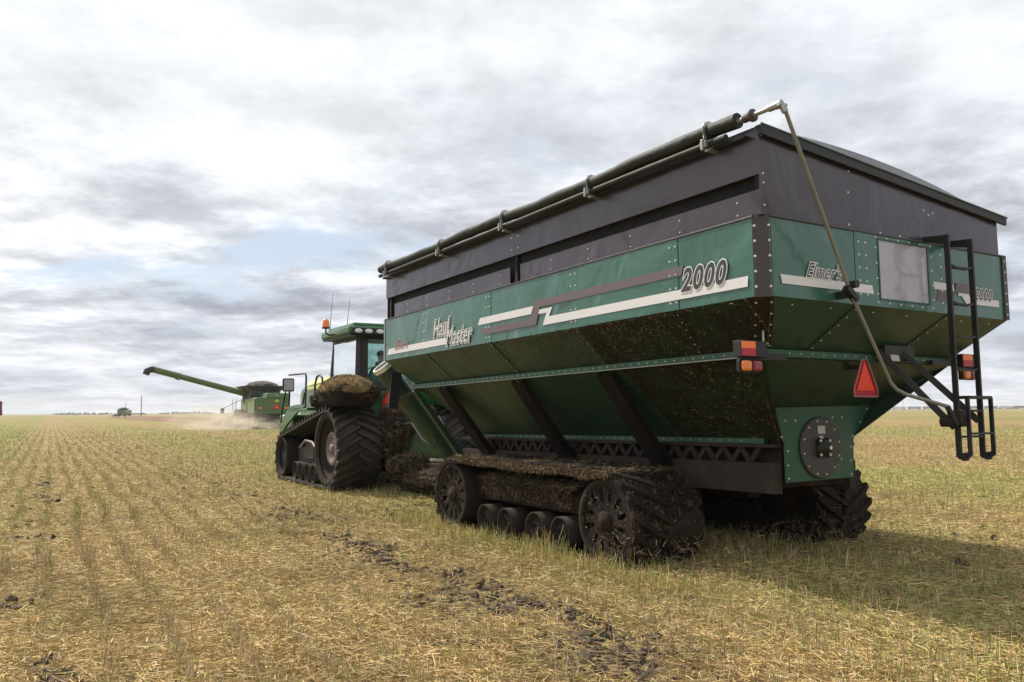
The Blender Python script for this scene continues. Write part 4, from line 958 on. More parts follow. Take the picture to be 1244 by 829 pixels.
# straw caked on to things -------------------------------------------------
def chaff(name, parent, pts, nrm, n_, L_=(0.02, 0.09), w_=(0.003, 0.006), dry=0.75, out=0.35, frame=None, col=None, label=None):
    """short straws lying on given surface points"""
    pts = np.asarray(pts, float); nrm = np.asarray(nrm, float); k = len(pts)
    d = rng.normal(size=(k, 3)); d -= nrm * (d * nrm).sum(1, keepdims=True) * (1 - out); d /= np.linalg.norm(d, axis=1, keepdims=True)
    L = rng.uniform(L_[0], L_[1], k)[:, None]; c = pts + nrm * rng.uniform(0.002, 0.018, (k, 1))
    if frame is not None:
        Fm = np.array(frame.to_3x3()); tr = np.array(frame.translation); c = c @ Fm.T + tr; d = d @ Fm.T
    a = c - d * L / 2; b = c + d * L / 2
    if col is None:
        t = rng.random((k, 1)); col = np.array([0.36, 0.26, 0.13]) * t + np.array([0.08, 0.055, 0.035]) * (1 - t)
        dk = (rng.random(k) > dry)[:, None]; col = np.where(dk, np.array([0.045, 0.033, 0.025]), col)
    o = blade_mesh(name, a, b, rng.uniform(w_[0], w_[1], k), col, parent=parent, tip=0.8); o['kind'] = 'stuff'
    if label: o['label'] = label
    return o
def belt_samples(P_, n, x0, x1, h, tr=None, dens=None):
    t = rng.uniform(0, P_.tot, n) if tr is None else rng.uniform(tr[0], tr[1], n); x_ = rng.uniform(x0, x1, n)
    out = [P_.at(tt) for tt in t]; p = np.array([o[0] for o in out]); nn = np.array([o[1] for o in out])
    hh = rng.uniform(0, h, n)
    return np.stack([x_, p[:, 0] + nn[:, 0] * hh, p[:, 1] + nn[:, 1] * hh], 1), np.stack([np.zeros(n), nn[:, 0], nn[:, 1]], 1)
for P_, x0, x1, n in ((P1, 0.05, 1.0, 13000), (P2, 2.79, 3.75, 5000)):
    p, nn = belt_samples(P_, n, x0, x1, 0.022)
    if x0 < 1:   # more straw lying along the top run
        e = rng.random(9000); gx = rng.random(9000) ** 1.8; q = np.stack([0.055 + gx * 0.9, 2.1 + e * 3.6, np.full(9000, 0.935) + rng.uniform(0, 1, 9000) * (0.015 + 0.05 * vnoise(e * 3.6, gx, 4.0, 91))], 1)
        p = np.concatenate([p, q]); nn = np.concatenate([nn, np.tile([0, 0, 1.0], (9000, 1))])
        e = rng.random(4000); q = np.stack([np.full(4000, 0.07) - rng.random(4000) * 0.02, 2.2 + e * 3.5, 0.955 - rng.random(4000) * (0.01 + 0.08 * vnoise(e * 3.5, e * 0, 3.0, 92))], 1)
        p = np.concatenate([p, q]); nn = np.concatenate([nn, np.tile([-1.0, 0, 0], (4000, 1))])
    chaff('caked_straw', cart, p, nn, 0, frame=LV, dry=0.66, label='straw and mud packed on the cart track')
n = 3600; q = np.stack([0.15 + rng.random(n) ** 1.2 * 0.4, rng.uniform(2.95, 5.15, n), 0.745 + rng.normal(0, 0.018, n)], 1); q[:, 2] -= ((q[:, 0] - 0.38) / 0.24) ** 2 * 0.05
chaff('caked_straw', cart, q, np.tile([-0.3, 0, 0.95], (n, 1)), 0, frame=LV, dry=0.6)
for yc_ in (2.31, 5.78):
    n = 420; a = rng.uniform(0, 2 * PI, n); rr_ = 0.40 * rng.random(n) ** 0.35; q = np.stack([np.full(n, 0.085), yc_ + rr_ * np.cos(a), 0.445 + rr_ * np.sin(a)], 1); chaff('caked_straw', cart, q, np.tile([-1.0, 0, 0], (n, 1)), 0, frame=LV, dry=0.3, L_=(0.01, 0.05), out=0.4)
n = 1200; q = np.stack([np.full(n, 0.16), rng.uniform(3.0, 5.1, n), rng.uniform(0.50, 0.72, n)], 1); chaff('caked_straw', cart, q, np.tile([-1.0, 0, 0], (n, 1)), 0, frame=LV, dry=0.35, out=0.5)
# splatter on the hopper
n = 3200; t = rng.random(n) ** 1.6; y_ = np.clip(rng.normal(2.3, 1.0, n), 0.2, 6); x_ = FX * t
q = np.stack([x_, y_, -HB + (FZ + HB) * t], 1); chaff('caked_straw', cart, q, np.tile([-0.7, 0, -0.71], (n, 1)), 0, L_=(0.01, 0.05), dry=0.35, out=0.3)
n = 1500; t = rng.random(n); y_ = rng.gamma(2, 0.55, n) + 0.5; x_ = FX + (LX - FX) * t
q = np.stack([x_, np.clip(y_, 0.5 + t * 0.55, 6.5), z0 + (LZ - z0) * t], 1); chaff('caked_straw', cart, q, np.tile([-0.7, 0, -0.71], (n, 1)), 0, L_=(0.01, 0.05), dry=0.3, out=0.3)
n = 700; q = np.stack([rng.uniform(0.5, 2.6, n), np.zeros(n), np.zeros(n)], 1); t = rng.random(n); q[:, 1] = FR + (RY - FR) * t; q[:, 2] = z0 + (RZ_ - z0) * t; chaff('caked_straw', cart, q, np.tile([0, -0.64, -0.77], (n, 1)), 0, L_=(0.008, 0.03), dry=0.3, out=0.3)
n = 6000; a = rng.uniform(0, PI, n); y_ = rng.uniform(8.2, 11.3, n); q = np.stack([1.75 - 0.42 * np.cos(a), y_, -2.80 + 0.27 * np.sin(a)], 1); chaff('caked_straw', cart, q, np.stack([-np.cos(a), 0 * a, np.sin(a)], 1), 0, dry=0.6)
# crumbs and bits scraped off under the cart
n = 2600; lx = rng.uniform(-0.2, 3.6, n); ly = rng.uniform(0.9, 2.2, n); q = np.stack([lx, ly, rng.random(n) ** 2 * 0.35 + 0.02], 1)
qw = np.array([(CB @ Vector(p))[:] for p in q]); d = rng.normal(size=(n, 3)); d /= np.linalg.norm(d, axis=1, keepdims=True); L = rng.uniform(0.02, 0.10, (n, 1))
t = rng.random((n, 1)); col = np.array([0.36, 0.26, 0.13]) * t + np.array([0.07, 0.05, 0.03]) * (1 - t)
o = blade_mesh('flying_chaff', qw - d * L / 2, qw + d * L / 2, rng.uniform(0.003, 0.007, n), col); tag(o, 'loose straw and crumbs of mud thrown up behind the cart tracks', 'chaff', kind='stuff')

# ================================================================== TRACTOR
TMx = Matrix.Translation((-3.74, 16.88, 0.0)) @ Matrix.Rotation(R(30), 4, 'Z')
trac = empty('tracked_tractor', mat=TMx)
tag(trac, 'green two track tractor pulling the grain cart, amber beacon on its roof', 'tractor')
I4 = Matrix.Identity(4)
def tractor_wheel(parent, F, x0, x1, c, r, kind, mats):
    left = x0 < 1.5
    mb = MB(); xw = x0 + 0.05
    mb.lathe([(0.02, r * 0.80), (-0.03, r * 0.90), (-0.035, r * 0.99), (0.0, r), (x1 - x0 - 0.11, r), (x1 - x0 - 0.11, 0.0)], (xw, *c), 'x', 56)
    rim = mb.build('wheel', [mats[1]], parent)
    mb = MB(); mb.lathe([(0.05, r * 0.80), (0.16, r * 0.70), (0.20, r * 0.45), (0.20, 0.0)] if kind == 'rear' else [(0.04, r * 0.80), (0.10, r * 0.55), (0.04, r * 0.28), (0.04, 0.0)], (xw, *c), 'x', 40); mb.build('wheel_web', [M['deep'] if kind != 'rear' else mats[1]], rim)
    mb = MB(); q = 0.46 if kind == 'rear' else 0.26
    mb.lathe([(0.20, r * q), (0.10, r * q), (0.09, r * q * 0.93), (0.09, r * q * 0.72), (0.13, r * q * 0.66), (0.13, r * q * 0.3), (0.08, r * q * 0.28), (0.08, 0)], (xw, *c), 'x', 32)
    for k_ in range(14 if kind == 'rear' else 6):
        a = 2 * PI * k_ / (14 if kind == 'rear' else 6); mb.bolt((xw + 0.09, c[0] + r * q * 0.83 * math.cos(a), c[1] + r * q * 0.83 * math.sin(a)), (-1, 0, 0), 0.022, 1)
    mb.build('hub', [M['hubgrey'], M['hubgrey']], rim)
M['hubgrey'] = paint('hub_grey', (0.16, 0.125, 0.12), 0.5, dirt=0.4, dlo=0.5, dhi=0.8)
TR_ = (M['rubber'], M['steel_muck'], M['muck'])
rl = [(1.06, 0.29, 0.20), (1.50, 0.29, 0.20), (2.02, 0.29, 0.20), (2.46, 0.29, 0.20)]
Pt = make_track(trac, I4, 0.0, 0.92, (0.20, 0.85), 0.80, (3.62, 0.56), 0.50, 0.05, 1, rl, TR_, tractor_wheel, lug_h=0.075, pitch=0.21, lugw=0.085)
make_track(trac, I4, 2.40, 3.32, (0.20, 0.85), 0.80, (3.62, 0.56), 0.50, 0.05, 1, rl, TR_, tractor_wheel, lug_h=0.075, pitch=0.21, lugw=0.085)
for x_ in (0.46, 2.86):
    mb = MB(); mb.box(x_ - 0.22, x_ + 0.22, 0.9, 3.0, 0.42, 0.80); mb.box(x_ - 0.30, x_ + 0.2, 1.5, 2.2, 0.55, 0.95); mb.build('undercarriage_frame', [M['black']], trac, bevel=0.03)
mb = MB(); mb.tube([(0.12, 1.0, 0.75), (0.10, 1.4, 0.95), (0.10, 1.9, 0.98), (0.12, 2.4, 0.80)], 0.03, 8); mb.build('grease_line', [M['hubgrey']], trac)
mb = MB(); mb.box(0.95, 2.35, -0.2, 3.2, 0.65, 1.62); mb.box(1.05, 2.25, 3.0, 6.1, 0.75, 1.5); mb.build('chassis', [M['jgreen']], trac, bevel=0.05)
# hood
mb = MB(); hp_ = lambda y_, w, z0_, z1_, s_: [(1.65 - w, y_, z0_), (1.65 + w, y_, z0_), (1.65 + w, y_, z1_ - s_), (1.65 + w * .72, y_, z1_), (1.65 - w * .72, y_, z1_), (1.65 - w, y_, z1_ - s_)]
secs = [hp_(2.6, .58, 1.45, 2.52, .16), hp_(4.5, .56, 1.40, 2.46, .16), hp_(5.9, .52, 1.35, 2.36, .16), hp_(6.25, .46, 1.35, 2.22, .14)]
for a, b in zip(secs[:-1], secs[1:]):
    for j in range(6): mb.face([a[j], a[(j + 1) % 6], b[(j + 1) % 6], b[j]], 0)
mb.face(secs[0][::-1]); mb.face(secs[-1]); hood = mb.build('hood', [M['jgreen']], trac)
mb = MB(); mb.faces([(1.063, 2.7, 2.22), (1.083, 5.2, 2.18), (1.083, 5.2, 2.26), (1.063, 2.7, 2.345)], [(0, 1, 2, 3)]); mb.faces([(1.225, 2.7, 2.52), (1.09, 2.7, 2.38), (1.12, 5.4, 2.30), (1.25, 5.4, 2.43)], [(0, 1, 2, 3)]); mb.build('hood_stripe', [M['hoodlight']], hood, mat=Matrix.Translation((-0.006, 0, 0.006)))
# fender tanks above the tracks, caked in chaff on the left one
for (xa, xb, lab) in ((-0.02, 0.84, 1), (2.46, 3.32, 0)):
    mb = MB(); mb.box(xa, xb, -0.60, 0.72, 1.70, 2.12); f_ = mb.build('fender', [M['strut'] if lab else M['jgreen']], trac, bevel=0.12)
    if lab: f_['label'] = 'fender buried under chaff'
hp = heap('caked_mound', trac, (0.40, 0.05, 1.98), (0.47, 0.70, 0.28), M['muck'], seed=12, amp=0.14, freq=1.6)
heap('caked_mound', trac, (0.62, -0.45, 1.95), (0.28, 0.22, 0.20), M['muck'], seed=15, amp=0.4)
heap('caked_mound', trac, (0.30, 1.15, 1.86), (0.28, 0.55, 0.22), M['muck'], seed=13, amp=0.25)
n = 20000; a = rng.uniform(0.12 * PI, 0.95 * PI, n); b_ = np.arccos(rng.uniform(-1, 1, n)); q = np.stack([np.cos(a) * np.sin(b_), np.cos(b_), np.sin(a) * np.sin(b_)], 1)
pp_ = q * np.array([0.51, 0.75, 0.33]) + np.array([0.40, 0.05, 2.0]) + rng.normal(0, 0.012, (n, 3)); nn_ = q / np.array([0.50, 0.74, 0.34]); nn_ /= np.linalg.norm(nn_, axis=1, keepdims=True)
t = rng.random((n, 1)); goldc = 0.95 * (np.array([0.50, 0.37, 0.17]) * t + np.array([0.16, 0.11, 0.06]) * (1 - t)) * np.clip(0.25 + 1.5 * vnoise(pp_[:, 0], pp_[:, 1] + pp_[:, 2], 5.0, 71), 0, 1.2)[:, None]
chaff('caked_straw', trac, pp_, nn_, 0, dry=1.0, w_=(0.005, 0.012), L_=(0.03, 0.12), col=goldc, label='golden chaff heaped on the left fender')
# belt straw
p, nn = belt_samples(Pt, 3500, 0.0, 0.92, 0.02); chaff('caked_straw', trac, p, nn, 0, dry=0.45, L_=(0.02, 0.07), w_=(0.004, 0.009))
# cab
cx0, cx1, cy0, cy1, cz0, cz1 = 0.74, 2.56, 0.40, 2.35, 2.05, 3.24
mb = MB(); mb.box(cx0, cx1, cy0, cy1, 1.60, cz0); cabo = mb.build('cab', [M['jgreen']], trac, bevel=0.03)
posts = [((cx0, cy0), (cx0 + 0.03, cy0 + 0.02)), ((cx1, cy0), (cx1 - 0.03, cy0 + 0.02)), ((cx0 + 0.02, cy1), (cx0 + 0.08, cy1 - 0.12)), ((cx1 - 0.02, cy1), (cx1 - 0.08, cy1 - 0.12))]
for i, (a, b) in enumerate(posts):
    mb = MB(); mb.bar((a[0] + (0.06 if i % 2 == 0 else -0.06), a[1] + (0.05 if i < 2 else 0), cz0), (b[0] + (0.06 if i % 2 == 0 else -0.06), b[1] + (0.05 if i < 2 else 0), cz1), 0.11 if i < 2 else 0.10, 0.12 if i < 2 else 0.09); mb.build('cab_post', [M['black']], cabo)
mb = MB()
for (a, b, c, d) in ((cx0 + 0.12, cx1 - 0.12, cz0, cz0 + 0.08), (cx0 + 0.12, cx1 - 0.12, cz1 - 0.08, cz1), (cx0 + 0.12, cx0 + 0.26, cz0 + .08, cz1 - .08), (cx1 - 0.26, cx1 - 0.12, cz0 + .08, cz1 - .08)): mb.box(a, b, cy0 + 0.02, cy0 + 0.055, c, d)
mb.build('rear_window_frame', [M['black']], cabo, bevel=0.01)
mb = MB(); mb.face([(cx0 + 0.25, cy0 + 0.04, cz0 + 0.05), (cx1 - 0.25, cy0 + 0.04, cz0 + 0.05), (cx1 - 0.25, cy0 + 0.05, cz1 - 0.05), (cx0 + 0.25, cy0 + 0.05, cz1 - 0.05)]); mb.build('rear_window', [M['glass']], cabo)
mb = MB(); mb.face([(cx0 + 0.05, cy0 + 0.1, cz0), (cx0 + 0.07, cy1 - 0.04, cz0), (cx0 + 0.09, cy1 - 0.12, cz1), (cx0 + 0.06, cy0 + 0.1, cz1)]); mb.build('side_window', [M['glass']], cabo)
mb = MB(); mb.bar((cx0 + 0.03, cy0 + 0.1, cz0 + 0.03), (cx0 + 0.05, cy1 - 0.04, cz0 + 0.03), 0.05, 0.09); mb.bar((cx0 + 0.05, cy0 + 0.1, cz1 - 0.04), (cx0 + 0.08, cy1 - 0.12, cz1 - 0.04), 0.05, 0.08); mb.bar((cx0 + 0.03, cy0 + 0.1, cz0 + 0.05), (cx0 + 0.04, cy0 + 0.62, cz0 + 0.05), 0.05, 0.20); mb.build('door_frame', [M['black']], cabo)
mb = MB(); mb.face([(cx1 - 0.05, cy0 + 0.1, cz0), (cx1 - 0.07, cy1 - 0.04, cz0), (cx1 - 0.09, cy1 - 0.12, cz1), (cx1 - 0.06, cy0 + 0.1, cz1)]); mb.build('side_window', [M['glass']], cabo)
mb = MB(); mb.face([(cx0 + 0.1, cy1 - 0.01, cz0), (cx1 - 0.1, cy1 - 0.01, cz0), (cx1 - 0.16, cy1 - 0.13, cz1), (cx0 + 0.16, cy1 - 0.13, cz1)]); mb.build('windscreen', [M['glass']], cabo)
mb = MB(); mb.box(0.50, 2.80, 0.22, 2.20, 3.25, 3.42); rf = mb.build('cab_roof', [M['jgreen']], cabo, bevel=0.05)
mb = MB(); mb.box(0.54, 2.76, 0.25, 2.16, 3.215, 3.249); mb.build('roof_lining', [M['black']], rf)
mb = MB(); mb.box(0.62, 2.68, 0.32, 2.05, 3.40, 3.50); mb.build('roof_cap', [M['jgreen']], rf, bevel=0.045)
mb = MB(); mb.box(0.58, 2.72, 0.19, 0.235, 3.235, 3.385); mb.build('lamp_bar', [M['black']], rf, bevel=0.02)
for x_ in (0.70, 0.93, 1.18, 2.12, 2.37, 2.60):
    mb = MB(); vs_ = []; mb.lathe([(0.0, 0.0), (-0.012, 0.0), (-0.012, 0.85), (0.0, 1.0)][1:], (0, 0, 0), 'y', 20)
    mb.v = [(x_ + v_[0] * 0.085, 0.188 + v_[1], 3.31 + v_[2] * 0.047) for v_ in mb.v]; mb.build('work_lamp', [M['lampglass']], rf)
mb = MB(); mb.tube([(0.52, 1.15, 3.30), (0.36, 1.16, 3.28), (0.30, 1.17, 3.32), (0.30, 1.17, 3.42)], 0.018, 8); bc = mb.build('beacon_arm', [M['black']], rf)
mb = MB(); mb.lathe([(0.0, 0.085), (0.03, 0.085)], (0.30, 1.17, 3.42), 'z', 18, 0); mb.build('beacon_base', [M['black']], bc)
mb = MB(); mb.lathe([(0.0, 0.078), (0.12, 0.075), (0.17, 0.055), (0.185, 0.0)], (0.30, 1.17, 3.45), 'z', 18, 0); mb.build('beacon_lens', [M['beacon']], bc)
for (x_, y_, l_) in ((0.62, 1.9, 0.85), (0.95, 1.7, 0.72)):
    mb = MB(); mb.tube([(x_, y_, 3.46), (x_ + 0.03, y_, 3.46 + l_ / 2), (x_ + 0.06, y_ - 0.02, 3.46 + l_)], [0.009, 0.005, 0.004], 6); mb.build('aerial', [M['black']], rf)
mb = MB(); mb.lathe([(0.0, 0.14), (0.04, 0.13), (0.06, 0.08), (0.065, 0.0)], (1.45, 1.2, 3.49), 'z', 18, 0); mb.build('satellite_dome', [M['yellow']], rf)
mb = MB(); mb.bar((cx1 - 0.3, cy0 + 0.02, 3.18), (cx0 + 0.45, cy0 + 0.02, 2.80), 0.012); mb.build('wiper', [M['black']], cabo)
mb = MB(); mb.box(1.40, 1.92, 0.95, 1.1, 2.05, 2.72); mb.box(1.40, 1.92, 1.0, 1.55, 1.9, 2.12); mb.build('seat', [M['cloth']], cabo, bevel=0.04)
mb = MB(); mb.tube([(1.66 + 0.19 * math.cos(a), 1.95 + 0.06 * math.sin(a), 2.45 + 0.18 * math.sin(a)) for a in np.linspace(0, 2 * PI, 20)], 0.014, 6); mb.bar((1.66, 2.2, 2.0), (1.66, 1.95, 2.45), 0.05); mb.build('steering_wheel', [M['black']], cabo)
mb = MB(); mb.box(0.80, 0.92, 1.7, 2.1, 2.05, 2.40); mb.build('side_console', [M['black']], cabo, bevel=0.03)
# steps, rails, mirror, front side panel
mb = MB(); mb.tube([(0.15, 2.15, 1.62), (0.15, 2.10, 2.40), (0.15, 2.16, 2.48), (0.15, 3.55, 2.50)], 0.022, 8); rail = mb.build('handrail', [M['black']], trac)
mb = MB(); mb.tube([(0.15, 3.52, 2.42), (0.15, 3.5, 2.0), (0.15, 3.55, 1.45)], 0.024, 8); mb.build('handrail', [M['black']], trac)
mb = MB(); mb.tube([(0.15, 3.72, 2.30), (0.15, 4.1, 1.7), (0.15, 4.25, 1.35)], 0.020, 8); mb.build('handrail', [M['black']], trac)
mb = MB(); mb.tube([(0.25, 1.75, 1.75), (0.25, 1.75, 2.22), (0.25, 1.62, 2.38), (0.25, 1.40, 2.42), (0.25, 1.22, 2.34), (0.25, 1.15, 1.95)], 0.024, 8); mb.build('handrail', [M['black']], trac)
mb = MB(); mb.tube([(0.15, 2.45, 1.62), (0.15, 2.2, 2.05)], 0.02, 8); mb.build('handrail', [M['black']], trac)
mb = MB(); mb.box(-0.02, 0.26, 3.46, 3.54, 2.10, 2.42); mr = mb.build('mirror', [M['black']], trac, bevel=0.03)
mb = MB(); mb.face([(0.01, 3.455, 2.13), (0.23, 3.455, 2.13), (0.23, 3.455, 2.39), (0.01, 3.455, 2.39)]); mb.build('mirror_glass', [M['glassy']] if 'glassy' in M else [M['port']], mr)
mb = MB(); mb.plate([(0.03, 3.95, 0.98), (0.03, 3.72, 1.35), (0.03, 3.1, 1.74), (0.03, 2.35, 1.78), (0.03, 1.7, 1.76), (0.03, 2.4, 1.60), (0.03, 3.3, 1.30)], (-1, 0, 0), 0.05); mb.box(0.03, 0.9, 1.6, 3.2, 1.64, 1.70); mb.build('platform', [M['jgreen']], trac)
mb = MB(); mb.box(0.20, 0.95, 3.3, 4.6, 1.05, 1.55); mb.build('battery_box', [M['jgreen']], trac, bevel=0.05)
mb = MB(); mb.lathe([(0.0, 0.0), (-0.03, 0.07), (-0.03, 0.09), (0.05, 0.09)], (0.25, 4.2, 1.45), 'y', 16); mb.build('front_lamp', [M['lampglass']], trac)
# rear of the tractor
sgt = smv(trac, (1.46, 0.33, 1.90), 0.85)
mb = MB(); mb.box(1.05, 2.25, -0.45, 0.40, 0.55, 1.50); mb.build('rear_housing', [M['jgreen']], trac, bevel=0.06)
hp = heap('caked_mound', trac, (1.25, -0.50, 1.08), (0.28, 0.26, 0.52), M['muck'], seed=21, amp=0.6)
heap('caked_mound', trac, (1.60, -0.35, 1.62), (0.55, 0.35, 0.10), M['muck'], seed=22, amp=0.3)
chaffq = True
heap('caked_mound', trac, (1.45, -1.1, 0.52), (0.50, 0.7, 0.22), M['muck'], seed=23, amp=0.3)
n = 3500; a = rng.uniform(0, 2 * PI, n); b_ = np.arccos(rng.uniform(-1, 1, n)); q = np.stack([np.cos(a) * np.sin(b_), np.cos(b_), np.sin(a) * np.sin(b_)], 1)
chaff('caked_straw', trac, q * np.array([0.32, 0.30, 0.56]) * (1 + 0.5 * (vnoise(q[:, 0] + q[:, 1], q[:, 2], 2.5, 81) - 0.5))[:, None] + np.array([1.25, -0.50, 1.08]), q, 0, dry=0.7, w_=(0.004, 0.011), L_=(0.03, 0.12))
chaff('caked_straw', trac, q * np.array([0.54, 0.76, 0.26]) + np.array([1.45, -1.1, 0.53]), q, 0, dry=0.5, w_=(0.004, 0.010), L_=(0.03, 0.10))
chaff('caked_straw', trac, q * np.array([0.58, 0.4, 0.13]) + np.array([1.60, -0.35, 1.63]), q, 0, dry=0.8, w_=(0.004, 0.011), L_=(0.03, 0.12))
mb = MB(); mb.box(1.0, 2.3, -0.7, -0.45, 1.22, 1.50); mb.build('valve_block', [M['black']], trac, bevel=0.03)
for k_ in range(7):
    mb = MB(); x_ = 1.35 + k_ * 0.10; mb.tube([(x_, -0.7, 1.35), (x_ + 0.05, -1.0, 1.38 + 0.02 * k_), (x_ + 0.10, -1.45, 1.05), (1.75 + k_ * 0.02, -2.1, 0.72 + 0.01 * k_), (1.72 + k_ * 0.02, -2.9, 0.70), (1.70 + k_ * 0.03, -3.5, 0.78)], 0.022, 7); mb.build('hydraulic_hose', [M['hose']], trac)
mb = MB(); mb.bar((1.65, -0.5, 0.52), (1.66, -1.25, 0.52), 0.16, 0.07); mb.build('hitch_bar', [M['muck']], trac)

# ---- driver in the cab
def skin_body(name, joints, edges, mats, parent=None, mat=None):
    me = bpy.data.meshes.new(name); me.from_pydata([j[0] for j in joints], edges, []); o = bpy.data.objects.new(name, me); COL.objects.link(o)
    o.modifiers.new('skin', 'SKIN'); me.skin_vertices[0].data
    for i, j in enumerate(joints): me.skin_vertices[0].data[i].radius = (j[1], j[1] * (j[2] if len(j) > 2 else 1)); me.skin_vertices[0].data[i].use_root = (i == 0)
    s_ = o.modifiers.new('sub', 'SUBSURF'); s_.levels = s_.render_levels = 2
    dg = bpy.context.evaluated_depsgraph_get(); m2 = bpy.data.meshes.new_from_object(o.evaluated_get(dg)); bpy.data.objects.remove(o)
    for mm in mats: m2.materials.append(mm)
    for p_ in m2.polygons: p_.use_smooth = True
    o = bpy.data.objects.new(name, m2); COL.objects.link(o)
    if parent: o.parent = parent
    if mat is not None: o.matrix_basis = mat
    return o
J = [((0, 0, 0), .15, .8), ((0, 0.02, .22), .155, .75), ((0, 0.02, .42), .17, .65), ((0, 0.03, .52), .07), ((0, 0.05, .60), .055), ((0, 0.07, .70), .085, 1.1), ((0, 0.07, .80), .08, 1.1),
     ((-.20, 0.03, .45), .06), ((-.27, .16, .24), .045), ((-.16, .42, .24), .035), ((-.12, .50, .26), .04), ((.20, .03, .45), .06), ((.27, .16, .24), .045), ((.16, .42, .24), .035), ((.12, .50, .26), .04),
     ((-.10, .10, 0), .09), ((-.13, .50, .03), .07), ((-.13, .55, -.35), .05), ((-.13, .68, -.40), .04), ((.10, .10, 0), .09), ((.13, .50, .03), .07), ((.13, .55, -.35), .05), ((.13, .68, -.40), .04)]
E_ = [(0, 1), (1, 2), (2, 3), (3, 4), (4, 5), (5, 6), (2, 7), (7, 8), (8, 9), (9, 10), (2, 11), (11, 12), (12, 13), (13, 14), (0, 15), (15, 16), (16, 17), (17, 18), (0, 19), (19, 20), (20, 21), (21, 22)]
drv = skin_body('person', J, E_, [M['cloth'], M['skin']], mat=TMx @ Matrix.Translation((1.66, 1.32, 2.16)) @ Matrix.Scale(0.95, 4))
for p_ in drv.data.polygons:
    c_z = p_.center.z
    if c_z > 0.56 or (p_.center.y > 0.45 and c_z > 0.15): p_.material_index = 1
mb = MB(); mb.lathe([(0.0, 0.098), (0.05, 0.095), (0.09, 0.06), (0.10, 0.0)], (0, 0.07, 0.78), 'z', 16); mb.box(-0.07, 0.07, 0.12, 0.24, 0.775, 0.79); mb.build('cap', [M['cloth']], drv)
tag(drv, 'driver in dark clothes and cap seated behind the cab glass with hands on the wheel', 'person')

